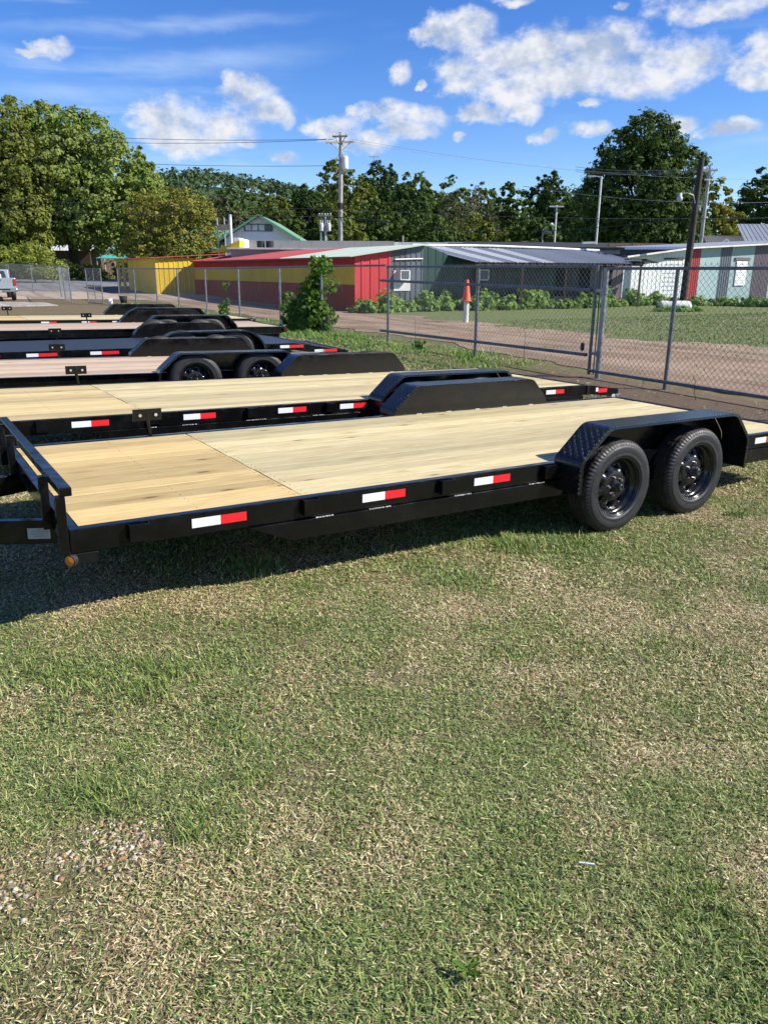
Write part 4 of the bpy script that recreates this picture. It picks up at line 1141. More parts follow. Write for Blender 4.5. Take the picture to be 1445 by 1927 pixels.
def knuckles(mb, p0, p1, z, pitch, rad):
    p0 = Vector(p0); p1 = Vector(p1); L = (p1-p0).length; n = int(L/pitch)
    for i in range(n):
        p = p0.lerp(p1, (i+.5)/n); mb.tube((p.x, p.y, z), (p.x+random.uniform(-.012, .012), p.y, z+.045), rad, n=3, caps=False)
# fixed panel right of the gate
F1 = empty('chain_link_fence', P2(-4))
def child(o, parent):
    """parent in place (parts were built in world space)"""
    o.parent = parent; o.matrix_parent_inverse = parent.matrix_basis.inverted(); return o
def W(mb, name, mat, parent, bevel=0, fix=True):
    bpy_o = mb.build(name, M[mat], None, bevel, fix)
    loc = parent.location; m = Matrix.Translation(-loc)
    if any(abs(a) > 1e-9 for a in parent.rotation_euler): m = (Matrix.Translation(loc) @ parent.rotation_euler.to_matrix().to_4x4()).inverted()
    bpy_o.data.transform(m); bpy_o.parent = parent; return bpy_o
bays = [-8.0, -4.6, -1.55, -.12]
for a, b in zip(bays[:-1], bays[1:]):
    W(link_mesh(MB(), P2(a), P2(b), .10, 1.87, .098, .0026), 'chain_link_mesh', 'wire', F1, fix=False)
for t in bays[:-1]: W(MB().tube(P2(t, .03, -.3), P2(t, .03, 1.80), .03, n=12), 'post', 'galv_dark', F1)
W(MB().tube(P2(-8, .035, 1.80), P2(.0, .035, 1.80), .024, n=10), 'top_rail', 'galv_dark', F1)
W(MB().tube(P2(-8, -.03, .13), P2(.06, -.03, .13), .026, n=10), 'bottom_rail', 'galv_dark', F1)
W(MB().tube(P2(-.10, .03, -.3), P2(-.10, .03, 1.80), .045, n=14), 'corner_post', 'galvanised', F1)
b = MB(); knuckles(b, P2(-8), P2(-.1), 1.84, .1, .003); W(b, 'barb_ends', 'wire', F1, fix=False)['kind'] = 'stuff'
tag(F1, 'tall chain-link panel with a bottom pipe, next to the gate and crossing the lawn edge', 'fence')
# the wide gate
GT = empty('chain_link_gate', P2(3.5))
gb = [.08, 3.46, 7.14]
for a, b in zip(gb[:-1], gb[1:]): W(link_mesh(MB(), P2(a), P2(b), .12, 1.88, .10, .0026), 'chain_link_mesh', 'wire', GT, fix=False)
W(MB().tube(P2(.08, 0, .06), P2(.08, 0, 1.86), .028, n=12), 'gate_upright', 'galv_dark', GT)
W(MB().tube(P2(.02, .05, .06), P2(.02, .05, 1.80), .014, n=8), 'tension_bar', 'galv_dark', GT)
for t in (3.46, 7.14): W(MB().tube(P2(t, .04, -.2), P2(t, .04, 1.86), .032, n=12), 'gate_upright', 'galv_dark', GT)
W(MB().tube(P2(.08, .0, 1.83), P2(7.14, .0, 1.85), .024, n=10), 'top_rail', 'galv_dark', GT)
W(MB().tube(P2(.12, -.045, 1.455), P2(7.38, -.045, 1.53), .030, n=10), 'middle_rail', 'galv_dark', GT)
W(MB().tube(P2(.12, -.045, .39), P2(7.36, -.045, .33), .030, n=10), 'lower_rail', 'galv_dark', GT)
for z in (.42, 1.45): 
    W(MB().tube(P2(-.10, .03, z-.05), P2(-.10, .03, z+.05), .056, n=12).bar(P2(-.10, .0, z), P2(.10, .0, z), .03, .05), 'hinge', 'galvanised', GT)
W(MB().lathe([(.001, -.02), (.065, -.02), (.075, 0), (.065, .02), (.001, .02)], 16, 'x', P2(.2, -.08, .52)), 'roller', 'dark_wire', GT)
for z in (.39, 1.50): W(MB().tube(P2(3.46, .04, z-.06), P2(3.46, .04, z-.01), .05, n=12), 'clamp', 'galvanised', GT)
b = MB(); knuckles(b, P2(.1), P2(7.1), 1.85, .1, .003); W(b, 'barb_ends', 'wire', GT, fix=False)['kind'] = 'stuff'
tag(GT, 'wide pipe framed chain-link gate with two dark cross rails, before the grey shed', 'gate')
# long run along the lane
F2 = empty('chain_link_fence', P2(20))
lb = [7.14, 10.85, 13.98, 17.9, 21.9, 26.1, 30.1, 34.9, 39.3]
for a, b in zip(lb[:-1], lb[1:]):
    pt = .10 if a < 16 else .13
    W(link_mesh(MB(), g3(P2(a)), g3(P2(b)), .05, 1.86, pt, .0024 if a < 16 else .0026), 'chain_link_mesh', 'wire_far', F2, fix=False)
for t in lb[1:]:
    p = P2(t, -.03); W(MB().tube(g3(p, -.2), g3(p, 1.82), .035, n=10), 'post', 'galvanised', F2)
pts = [g3(P2(t, -.03), 1.82) for t in lb]; W(MB().path(pts, .024, 8), 'top_rail', 'galv_dark', F2)
b = MB()
for a, c in zip(lb[:3], lb[1:4]): knuckles(b, P2(a), P2(c), 1.85, .11, .003)
W(b, 'barb_ends', 'wire', F2, fix=False)['kind'] = 'stuff'
tag(F2, 'long chain-link fence running back along the dirt lane past the yellow and red shed', 'fence')
# run by the road on the left
F3 = empty('chain_link_fence', (-22, 52, tz(-22, 52)))
lp = [(-17.37, 44.17), (-18.9, 47.2), (-20.2, 49.84), (-24.5, 55.75), (-28.6, 61.2), (-33, 67)]
for a, b in zip(lp[:-1], lp[1:]): W(link_mesh(MB(), g3(a), g3(b), .05, 1.86, .16, .003), 'chain_link_mesh', 'wire', F3, fix=False)
for p in lp: W(MB().tube(g3(p, -.2), g3(p, 1.9), .04, n=8), 'post', 'galvanised', F3)
W(MB().path([g3(p, 1.88) for p in lp], .026, 8), 'top_rail', 'galv_dark', F3)
tag(F3, 'chain-link fence beside the road, behind the grey pickup', 'fence')
G2 = empty('chain_link_gate', (-15.4, 42.3, 0)); a, b = (-14.75, 41.7), (-15.98, 42.95)
W(link_mesh(MB(), g3(a), g3(b), .08, 1.78, .14, .0036), 'chain_link_mesh', 'wire', G2, fix=False)
for k in (0, .5, 1):
    p = (a[0]+(b[0]-a[0])*k, a[1]+(b[1]-a[1])*k); W(MB().tube(g3(p, .02), g3(p, 1.84), .03 if k != .5 else .02, n=8), 'gate_upright', 'galvanised', G2)
for z in (.06, .95, 1.80): W(MB().tube(g3(a, z), g3(b, z), .024, n=8), 'gate_rail', 'galv_dark', G2)
tag(G2, 'narrow chain-link gate leaf swung open at the end of the long fence', 'gate')

# ------------------------------------------------------------------ climbing vine, weeds
def plant(name, label, loc, ells, mat, nclump, per, leaf, cr, seed, stems, group=None, cat='plant', inner=.25):
    r = np.random.default_rng(seed); z = tz(loc[0], loc[1]); root = empty(name, (loc[0], loc[1], z))
    if stems:
        mb = MB()
        for s in stems: mb.path(s, [.012]*(len(s)-1)+[.004], 5)
        mb.build('stem', M['bark'], root, fix=False)
    P, Nn = crown_pts(ells, nclump, per, cr, r, inner, .9); P[:, 2] = np.maximum(P[:, 2], .02)
    V, F = leaf_quads(P, Nn, leaf, r, .75); put('foliage', np_mesh('foliage', V, F, 4, M[mat]), None, root)
    return tag(root, label, cat, group)
vx, vy = P2(11.2)[:2]
u_ = FD
def fv(t, z, q=0.): return (float(FD[0]*t+FN[0]*q), float(FD[1]*t+FN[1]*q), z)
plant('climbing_vine', 'leafy green vine climbing a chain-link post beside the red shed corner', (vx, vy), [(*fv(-.05, .95, -.05), .30, .36, 1.0), (*fv(-.15, 1.78, 0), .36, .42, .30), (*fv(.15, 1.25, -.1), .40, .45, .25), (*fv(.5, .55, -.1), .4, .6, .5), (*fv(-.1, .6, -.15), .42, .5, .35), (*fv(.6, .45, -.1), .6, .8, .5), (*fv(-.2, .35, -.1), .5, .5, .42), (*fv(1.6, .35, 0), .4, .9, .42), (*fv(2.3, .65, 0), .12, .2, .4), (*fv(-.6, 1.78, 0), .10, .55, .10), (*fv(-1.0, 1.4, 0), .08, .12, .3)], 'leaf_vine', 400, 17, .062, .17, 41,
      [[fv(.1*k, 0), fv(.1*k-.05, .5), fv(.12*k-.1, 1.1, .02), fv(.1*k-.15, 1.75)] for k in (-2, 0, 2)], cat='vine')
p = P2(19.4)
plant('climbing_vine', 'thin trailing vine hanging on the far fence before the maroon wall', p[:2], [(*fv(0, .9), .1, .12, .7), (*fv(.4, .35), .15, .5, .25)], 'leaf_vine', 26, 12, .06, .13, 42, [[fv(0, 0), fv(.05, .6), fv(-.02, 1.3)]], cat='vine')
p = P2(5.2, -.25)
plant('weed', 'small leafy weed at the foot of the wide gate', p[:2], [(0, 0, .16, .12, .12, .16)], 'leaf_weed', 14, 14, .035, .07, 43, [[(0, 0, 0), (.02, 0, .25)]], cat='weed')
# rank weeds along the shed walls: one tangled mass
def weed_bank():
    r = np.random.default_rng(50); ells = []
    path = [(-.9, 35.0), (.6, 36.2), (2.2, 37.2), (4.2, 38.3), (6.5, 39.3), (8.6, 40.6), (10.8, 42.0), (12.6, 43.6), (14.2, 45.6), (16.0, 45.9), (18.4, 45.2), (20.6, 44.4), (24., 43.4)]
    for (a, b), (c, d) in zip(path[:-1], path[1:]):
        L = math.hypot(c-a, d-b)
        for i in range(int(L/.55)):
            t = i/int(L/.55); x, y = a+(c-a)*t+r.normal()*.25, b+(d-b)*t+r.normal()*.3
            h = .22+.62*r.random()**1.3+.12*(1 if 1 < x < 12 else 0)
            if x > 19: h *= .7
            ells.append((x, y, h*.4, .35+.4*r.random(), .5, h*.7))
    P, Nn = crown_pts(ells, 1500, 22, .2, r, .2, .9); P[:, 2] = np.maximum(P[:, 2], .02)
    V, F = leaf_quads(P, Nn, .085, r, .75)
    o = put('weeds', np_mesh('weeds', V, F, 4, M['leaf_weed']), None); tag(o, 'bank of rank green weeds along the foot of the grey and white sheds', 'weeds', kind='stuff')
weed_bank()
for k, (dx, dy, lb) in enumerate([(-.75, -.35, 'leafy weed clump at the tail of the propane tank'), (.1, -.45, 'leafy weed clump before the middle of the propane tank'), (.85, .1, 'leafy weed clump past the rounded end of the propane tank')]):
    plant('weed', lb, (13.9+dx, 38.3+dy), [(0, 0, .12, .4, .3, .16), (.3, 0, .08, .3, .3, .12)], 'leaf_weed', 34, 16, .05, .13, 70+k, [], 'weeds round the tank', cat='weed')

# ------------------------------------------------------------------ sheds and houses
RC = np.array((-1.36, 35.9)); DV = np.array((-.507, .862)); EV = np.array((.862, .507))
def Q(t, s, z): p = RC+DV*t+EV*s; return (float(p[0]), float(p[1]), float(z))
def ribbed(p0, p1, zb, zt0, zt1, out, ribs=3, depth=.022):
    """one sheet from p0 to p1 (xy), ribs standing out along `out`"""
    p0 = Vector((p0[0], p0[1], 0)); p1 = Vector((p1[0], p1[1], 0)); o = Vector((out[0], out[1], 0)); mb = MB(); prof = []
    n = ribs
    for i in range(n):
        a = i/n; w = 1/n; prof += [(a, 0), (a+w*.62, 0), (a+w*.72, depth), (a+w*.90, depth)]
    prof.append((1, 0)); vs = []
    for s, d in prof:
        p = p0.lerp(p1, s)+o*d; zt = zt0+(zt1-zt0)*s; vs += [(p.x, p.y, zb), (p.x, p.y, zt)]
    k = len(prof); fs = [(2*i, 2*i+2, 2*i+3, 2*i+1) for i in range(k-1)]
    # back face gives the sheet its thickness
    b = len(vs); e = o*-.012
    vs += [(p0.x+e.x, p0.y+e.y, zb), (p1.x+e.x, p1.y+e.y, zb), (p1.x+e.x, p1.y+e.y, zt1), (p0.x+e.x, p0.y+e.y, zt0)]
    fs += [(b, b+3, b+2, b+1), (0, 1, b+3, b), (2*k-2, b+1, b+2, 2*k-1)]
    return mb.add(vs, fs)
def wall(parent, f, s0, s1, n, top, mats, out, zb=-.15, ribs=3, depth=.022, gap=.006):
    """n sheets along f(s) -> xy; mats is a name or a function of the sheet's middle s"""
    for i in range(n):
        a = s0+(s1-s0)*i/n+gap/2; b = s0+(s1-s0)*(i+1)/n-gap/2; m = mats((a+b)/2) if callable(mats) else mats
        W(ribbed(f(a), f(b), zb, top(a), top(b), out, ribs, depth), 'wall_sheet', m, parent)
def roof(parent, e0, e1, r0, r1, n, mats, ribs=3, th=.02, name='roof_sheet', skip=()):
    """sheets between an eave line e0-e1 and a ridge line r0-r1"""
    e0, e1, r0, r1 = map(Vector, (e0, e1, r0, r1)); nrm = (e1-e0).cross(r0-e0).normalized()
    if nrm.z < 0: nrm = -nrm
    for i in range(n):
        if i in skip: continue
        a, b = i/n+.0008, (i+1)/n-.0008; vs = []; prof = []
        for j in range(ribs):
            x = a+(b-a)*j/ribs; w = (b-a)/ribs; prof += [(x, 0), (x+w*.7, 0), (x+w*.8, .025), (x+w*.92, .025)]
        prof.append((b, 0))
        for s, d in prof: vs += [e0.lerp(e1, s)+nrm*d, r0.lerp(r1, s)+nrm*d]
        k = len(prof); fs = [(2*j, 2*j+2, 2*j+3, 2*j+1) for j in range(k-1)]
        c = len(vs); vs += [vs[0]-nrm*th, vs[2*k-2]-nrm*th, vs[2*k-1]-nrm*th, vs[1]-nrm*th]
        fs += [(c, c+3, c+2, c+1), (0, 1, c+3, c), (2*k-2, c+1, c+2, 2*k-1)]
        W(MB().add(vs, fs), name, mats(i) if callable(mats) else mats, parent)
# --- the long yellow and red shed
A = empty('painted_shed', Q(10, 1.8, 0))
nl_ = (-EV[0], -EV[1]); nf_ = (-DV[0], -DV[1])
wall(A, lambda t: Q(t, 0, 0)[:2], .0, 23.5, 25, lambda t: 2.42, 'sheet_banded', nl_, ribs=4)
ztop = lambda s: 2.40+(2.93-2.40)*min(1, s/3.71) if s < 3.71 else 2.93-(s-3.71)*.30
def em(s): return 'sheet_red' if s < 1.86 else ('sheet_grey' if s < 2.75 else ('sheet_slate' if s < 3.6 else 'sheet_green'))
wall(A, lambda s: Q(0, s, 0)[:2], .0, 1.86, 4, ztop, em, nf_, ribs=1, depth=.03)
wall(A, lambda s: Q(0, s, 0)[:2], 1.86, 3.6, 6, ztop, em, nf_, ribs=1, depth=.03)
wall(A, lambda s: Q(0, s, 0)[:2], 3.6, 5.3, 4, ztop, em, nf_, ribs=1, depth=.02)
wall(A, lambda s: Q(23.5, s, 0)[:2], -2.7, 0, 8, lambda s: 2.58, 'sheet_yellow', nf_, ribs=1, depth=.03)
wall(A, lambda t: Q(t, -2.7, 0)[:2], 23.5, 31.5, 9, lambda t: 2.58, 'sheet_yellow', nl_, ribs=4)
for t, s in ((33.0, -2.7), (34.8, -2.7), (34.8, .0)): W(MB().bar(Q(t, s, -.2), Q(t, s, 2.6), .18, .18), 'porch_post', 'yellow_paint', A)
W(MB().bar(Q(31.4, -2.7, 2.5), Q(35, -2.7, 2.5), .16, .2), 'porch_beam', 'yellow_paint', A)
W(MB().bar(Q(23.5, .05, -.1), Q(23.5, .05, 2.44), .16, .1), 'corner_trim', 'yellow_paint', A)
roof(A, Q(-.3, -.38, 2.37), Q(7.5, -.38, 2.37), Q(-.3, 3.75, 2.97), Q(7.5, 3.75, 2.97), 9, 'roof_green')
roof(A, Q(7.5, -.38, 2.37), Q(23.2, -.38, 2.37), Q(7.5, 3.75, 2.97), Q(23.2, 3.75, 2.97), 17, 'roof_red')
roof(A, Q(23.2, -3.1, 2.56), Q(35.2, -3.1, 2.56), Q(23.2, 3.75, 2.98), Q(35.2, 3.75, 2.98), 13, 'roof_red')
W(MB().bar(Q(-.3, -.36, 2.33), Q(23.2, -.36, 2.33), .03, .07), 'fascia', 'maroon_metal', A)
W(MB().prism([(0, 0), (3.4, 0), (3.4, .62), (2.6, .62)], 0, .08, 'y'), 'gable_piece', 'yellow_paint', A) if False else None
g = MB(); a, b, c = at(393, 476, 53.4), at(451, 474, 53.0), at(451, 452, 53.0); k = Vector((.2, .35, 0))
g.add([a, b, c, a+k, b+k, c+k], [(0, 1, 2), (5, 4, 3), (0, 3, 4, 1), (1, 4, 5, 2), (2, 5, 3, 0)]); W(g, 'gable_piece', 'sheet_yellow', A)
tag(A, 'long low shed with a banded yellow and maroon wall and a red end wall', 'shed')
W(MB().tube(Q(-.06, 2.05, 2.28), Q(-.06, 3.55, 2.33), .03, n=8), 'wall_pipe', 'white_paint', A)
# --- lean-to with grey metal roof
C = empty('lean_to', Q(0, 11, 0))
roof(C, Q(-1.6, 5.5, 2.20), Q(-1.6, 16.6, 2.24), Q(2.0, 4.4, 2.95), Q(2.0, 16.6, 2.93), 14, lambda i: 'roof_pale' if i in (1, 3, 5) else 'roof_blue')
def lm_(s):
    k = int((s-5.3)/.82) % 14
    return ['sheet_green', 'sheet_shaded', 'sheet_green', 'sheet_shaded', 'sheet_green', 'sheet_shaded', 'sheet_shaded', 'sheet_green', 'dark_void', 'sheet_shaded', 'dark_void', 'sheet_purple', 'dark_void', 'sheet_purple'][k]  # dark sheets, with the deep shade under the eave put into their colour
wall(C, lambda s: Q(.02, s, 0)[:2], 5.31, 16.8, 14, lambda s: 2.5, lm_, nf_, ribs=2)
for s in (5.7, 8.4, 11.2, 14., 16.5): W(MB().bar(Q(-1.45, s, -.1), Q(-1.45, s, 2.17), .09, .09), 'eave_post', 'white_dirty' if s < 6 else 'brown_trim', C)
W(MB().bar(Q(-1.5, 5.5, 2.12), Q(-1.5, 16.6, 2.16), .05, .1), 'eave_beam', 'brown_trim', C)
for k in range(24): s = 5.7+k*.45; W(MB().bar(Q(-1.62, s, 2.135), Q(1.9, s-.5 if s < 6 else s, 2.86), .045, .08), 'rafter', 'brown_trim', C)
for k in range(5):
    s = 8.6+k*1.6; W(MB().bar(Q(-.03, s, .1), Q(-.03, s+1.3, .1), .03, .75+.1*(k % 3), (0, 0, 1)), 'skirting_board', ['white_dirty', 'grey_boards', 'rust_sheet', 'grey_boards', 'rust_sheet'][k], C)
W(MB().bar(Q(-1.7, 15.8, 2.30), Q(-.6, 17.6, 2.32), .5, .10).bar(Q(-1.9, 16.2, 2.42), Q(-1.2, 17.9, 2.30), .3, .07).bar(Q(-1.4, 15.4, 2.44), Q(-1.0, 17.2, 2.46), .2, .06), 'broken_eave', 'dark_void', C)
W(MB().path([Q(2.05, 4.3, 3.0), Q(2.1, 9, 3.06), Q(2.1, 13, 3.03), Q(2.0, 16.8, 2.97)], .07, 6), 'ridge_roll', 'white_dirty', C)
tag(C, 'patched lean-to shed with a grey blue metal roof and deep shaded eave', 'shed')
def aircon(label, s, z, w=.50, h=.44):
    o = empty('air_conditioner', Q(-.03, s, z-h/2))
    def B(s0, s1, z0, z1, d0, d1, nm, m): W(MB().add([Q(-d, ss, zz) for d in (d0, d1) for ss in (s0, s1) for zz in (z0, z1)], [(0,1,3,2),(4,6,7,5),(0,4,5,1),(2,3,7,6),(0,2,6,4),(1,5,7,3)]), nm, m, o)
    B(s-w/2, s+w/2, z-h/2, z+h/2, .04, .34, 'case', 'white_dirty')
    B(s-w/2+.04, s+w/2-.04, z-h/2+.04, z+h/2-.04, .341, .346, 'grille', 'sheet_slate')
    for a, b, c, d in ((s-w/2, s-w/2+.035, z-h/2, z+h/2), (s+w/2-.035, s+w/2, z-h/2, z+h/2), (s-w/2+.036, s+w/2-.036, z+h/2-.035, z+h/2), (s-w/2+.036, s+w/2-.036, z-h/2, z-h/2+.035)): B(a, b, c, d, .347, .36, 'frame', 'white_paint')
    for k in range(7): B(s-w/2+.05, s+w/2-.05, z-h/2+.06+k*.048, z-h/2+.068+k*.048, .347, .352, 'slat', 'galv_dark')
    return tag(o, label, 'air conditioner')
aircon('white window air conditioner on the dark grey end wall', 2.42, 1.60)
aircon('white window air conditioner under the lean-to eave', 6.95, 1.62, .56, .5)
W(MB().bar(Q(-.035, 2.0, 1.35), Q(-.035, 2.9, 1.35), .02, .9), 'window_board', 'white_dirty', A)
# --- white and teal shed on the right
D = empty('painted_shed', (18, 46, 0))
p0 = np.array((13.35, 45.0)); dd = EV/np.linalg.norm(EV); nd = (float(dd[1]), float(-dd[0]))
def sD(px):
    d = _fw + _r*((px-722.5)/1447.) + _u*((963.5-520)/1447.); m = np.array(((d.x, -dd[0]), (d.y, -dd[1]))); return float(np.linalg.solve(m, p0)[1])
LD = sD(1445)+4.5
fD = lambda s: tuple(p0+dd*s); S1 = sD(1290); S2 = sD(1445)
topD = lambda s: 2.60+(3.20-2.60)*min(1, s/S1) if s < S1 else 3.20+(s-S1)/(S2-S1)*.40
def wm(a, b, n, m, ribs=2, **k): wall(D, fD, sD(a) if a < 1600 else LD, sD(b) if b < 1600 else LD, n, topD, m, nd, ribs=ribs, **k)
wm(1164, 1290, 8, 'sheet_white'); wm(1290, 1313, 2, 'sheet_crimson', 3); wm(1313, 1350, 2, 'sheet_teal', 1, depth=.004); wm(1350, 1371, 1, 'sheet_slate', 5); wm(1371, 1413, 2, 'sheet_teal', 1, depth=.004); wm(1413, 1446, 3, 'sheet_purple', 4); wm(1446, 1700, 5, 'sheet_teal', 1, depth=.004)
wall(D, lambda s: (float(p0[0]+DV[0]*s), float(p0[1]+DV[1]*s)), 0, 6, 7, lambda s: 2.60+.08*s, 'sheet_white', (float(-EV[0]), float(-EV[1])), ribs=2)
R3 = lambda s, b, z: (float(p0[0]+dd[0]*s-nd[0]*b), float(p0[1]+dd[1]*s-nd[1]*b), z)
roof(D, R3(-.4, -.45, 2.64), R3(S1, -.45, 3.22), R3(-.4, 6, 2.74), R3(S1, 6, 3.36), 6, lambda i: 'roof_tar' if i < 4 else 'roof_pale')
roof(D, R3(S1, -.45, 3.22), R3(LD+.3, -.45, topD(LD)+.03), R3(S1, 6, 3.36), R3(LD+.3, 6, topD(LD)+.16), 9, 'roof_pale')
W(MB().bar(R3(-.4, -.47, 2.60), R3(S1, -.47, 3.18), .03, .09).bar(R3(S1, -.47, 3.18), R3(LD+.3, -.47, topD(LD)-.01), .03, .09), 'fascia', 'white_dirty', D)
sw = sD(1391); wo = W(MB().bar(R3(sw-.53, -.035, 1.78), R3(sw+.53, -.035, 1.78), .03, 1.42), 'window', 'white_paint', D)
for k in range(9): z = 1.12+k*.155; W(MB().bar(R3(sw-.5, -.062, z), R3(sw+.5, -.062, z), .02, .13), 'shutter_slat', 'white_paint', D)
W(MB().bar(R3(sw-.72, -.05, 2.62), R3(sw+.72, -.05, 2.62), .05, .18), 'window_head', 'sheet_purple', D)
W(MB().bar(R3(sD(1245), -.05, 2.55), R3(sD(1282), -.05, 2.58), .04, .1), 'door_head', 'brown_trim', D)
for k in range(9): z = .35+k*.24; W(MB().bar(R3(sD(1247), -.045, z), R3(sD(1280), -.045, z), .012, .02), 'door_batten', 'grey_paint', D)
tag(D, 'shed with a white sheet metal wall, red strip and teal wall with a shuttered window', 'shed')
# --- flat roofed buildings behind
def boxb(name, x0, x1, y0, y1, z1, mat, label, roofm='roof_tar', z2=None, par=.0):
    o = empty(name, ((x0+x1)/2, y0, 0)); z2 = z2 or z1
    W(MB().prism([(y0, -.2), (y1, -.2), (y1, z2), (y0, z1)], x0, x1, 'x'), 'wall', mat, o)
    W(MB().add([(x0-.2, y0-.2, z1+.01), (x1+.2, y0-.2, z1+.01), (x1+.2, y1+.2, z2+.01), (x0-.2, y1+.2, z2+.01), (x0-.2, y0-.2, z1+.12), (x1+.2, y0-.2, z1+.12), (x1+.2, y1+.2, z2+.12), (x0-.2, y1+.2, z2+.12)], [(0,3,2,1),(4,5,6,7),(0,1,5,4),(1,2,6,5),(2,3,7,6),(3,0,4,7)]), 'roof', roofm, o)
    return tag(o, label, 'building')
B1 = boxb('flat_roof_building', -9.9, 1.0, 52, 57.0, 3.06, 'parapet', 'low flat roofed building with a stained grey parapet behind the red roof', 'white_dirty', 3.14)
W(MB().box(-9.9, .6, 57.0, 57.25, 2.5, 3.80), 'parapet', 'parapet', B1); W(MB().box(.6, 5.4, 57.0, 57.3, 2.5, 3.74), 'parapet', 'white_dirty', B1)
W(MB().box(-9.9, -9.55, 53.2, 57, 3.2, 3.82), 'parapet', 'white_dirty', B1)
for x in (-8.3, -7.7): W(MB().tube((x, 54.2, 3.2), (x, 54.2, 3.66), .26, n=12), 'roof_vent', 'dark_void', B1)
W(MB().tube((1.2, 56.5, 3.1), (1.2, 56.5, 4.15), .05, n=8), 'vent_pipe', 'pole_wood', B1)
B2 = boxb('flat_roof_building', 4.6, 13.4, 46.5, 62, 3.02, 'grey_boards', 'low dark tarred flat roof directly behind the lean-to', 'roof_tar', 3.86)
B3 = boxb('flat_roof_building', 13.5, 21.2, 55.5, 63, 3.34, 'grey_boards', 'dark tarred flat roof behind the white wall of the teal shed', 'roof_tar', 3.88)
for x, y, L in ((13.0, 54, .9), (15.6, 57, 1.3), (17.4, 57.5, .5), (17.9, 57.8, .6)):
    z = 3.02+(y-46.5)/15.5*.84 if x < 13.4 else 3.3+(y-55.5)/7.5*.58
    W(MB().bar((x, y, z+.22), (x+L, y, z+.24), .3, .14).bar((x+.05, y, z+.1), (x+.15, y, z+.1), .2, .2), 'roof_scrap', 'white_dirty' if x < 14 else 'clay', B2 if x < 13.4 else B3)
# --- house with green roof
E = empty('gable_house', (-11.5, 75, tz(-11.5, 75)))
pk, le, re = at(488, 404, 75), at(420, 457, 75), at(560, 447, 75); hw = re.x-pk.x; ze = re.z; zp = pk.z; x0, x1 = pk.x-hw, pk.x+hw
W(MB().prism([(x0+.25, 0), (x1-.25, 0), (x1-.25, ze-.1), (pk.x, zp-.15), (x0+.25, ze-.1)], 75, 89, 'y'), 'wall', 'white_paint', E)
for i in range(19):
    x = x0+.5+i*(2*hw-1)/18; zt = zp-.2-abs(x-pk.x)/hw*(zp-ze); W(MB().box(x-.02, x+.02, 74.965, 75.0, .5, zt), 'batten', 'white_paint', E)
for s in (-1, 1):
    e0 = (pk.x+s*(hw+.35), 74.4, ze-.28); e1 = (pk.x+s*(hw+.35), 89.6, ze-.28)
    roof(E, e0, e1, (pk.x, 74.4, zp), (pk.x, 89.6, zp), 12, 'roof_leaf_green')
    W(MB().bar((pk.x, 74.38, zp-.06), (pk.x+s*(hw+.35), 74.38, ze-.34), .05, .2), 'barge_board', 'roof_leaf_green', E)
w1, w2 = at(461, 423, 75), at(512, 434, 75)
wf = W(MB().box(w1.x-.08, w2.x+.08, 74.93, 74.99, w2.z-.08, w1.z+.08), 'window', 'sheet_slate', E)
for k in range(4):
    a = w1.x+(w2.x-w1.x)*k/4+.05; b_ = w1.x+(w2.x-w1.x)*(k+1)/4-.05; W(MB().box(a, b_, 74.905, 74.925, w2.z, w1.z), 'pane', 'white_dirty' if k in (0, 1, 2) else 'glass_dark', E)
W(MB().box(pk.x-.14, pk.x+.14, 74.9, 74.98, w1.z+.18, w1.z+.5), 'gable_lamp', 'white_paint', E)
W(MB().box(x0-5.4, x0-.2, 80, 88, 0, 3.6), 'side_wing', 'white_dirty', E)
roof(E, (x0-5.8, 79.5, 3.65), (x0+.1, 79.5, 3.65), (x0-5.8, 84.5, 5.9), (x0+.1, 84.5, 5.9), 6, 'roof_leaf_green')
a = at(436, 462, 72); W(MB().tube((a.x, 72, 1.2), (a.x, 72, at(436, 404, 72).z), .13, n=10), 'flue', 'white_paint', E)
s_ = at(411, 426, 72.2); W(MB().box(s_.x, a.x-.15, 72.1, 72.25, at(411, 433, 72).z, at(411, 422, 72).z), 'sign_board', 'sandstone', E)
for px in (411, 424): q = at(px, 460, 72.2); W(MB().tube((q.x, 72.3, 1.0), (q.x, 72.3, at(px, 410, 72).z), .05, n=8), 'sign_post', 'grey_paint', E)
tag(E, 'white gabled house with a green metal roof and a band of upper windows', 'house')
# --- small houses on the right
Hs = empty('gable_house', (28, 66, 0)); a, b_, c = at(1338, 461, 66), at(1412, 461, 66), at(1368, 446, 66)
W(MB().prism([(a.x, 0), (b_.x+1.5, 0), (b_.x+1.5, a.z), (a.x, a.z)], 66, 73, 'y'), 'wall', 'sheet_slate', Hs)
roof(Hs, (a.x-.5, 65.5, a.z-.1), (b_.x+1.8, 65.5, a.z-.1), (a.x+.6, 69.5, c.z+.25), (b_.x+1.2, 69.5, c.z+.25), 9, 'roof_shingle')
d0 = at(1366, 452, 65); W(MB().bar((d0.x, 65, d0.z+.1), (d0.x-.55, 65, d0.z-.4), .08, .1).bar((d0.x, 65, d0.z+.1), (d0.x+.55, 65, d0.z-.4), .08, .1), 'dormer_trim', 'white_paint', Hs)
tag(Hs, 'dark shingled house behind the teal shed with a small white dormer trim', 'house')
Hb = empty('metal_roof_building', (30, 58, 0)); q0, q1 = at(1405, 464, 58), at(1450, 432, 62)
W(MB().box(q0.x+.3, q0.x+12, 58.3, 70, 0, q0.z), 'wall', 'grey_boards', Hb)
roof(Hb, (q0.x, 58, q0.z), (q0.x+13, 58, q0.z), (q0.x+1.6, 64, q1.z+.5), (q0.x+13, 64, q1.z+.5), 12, 'roof_blue')
tag(Hb, 'building with a steep pale blue metal roof at the edge of the view', 'building')
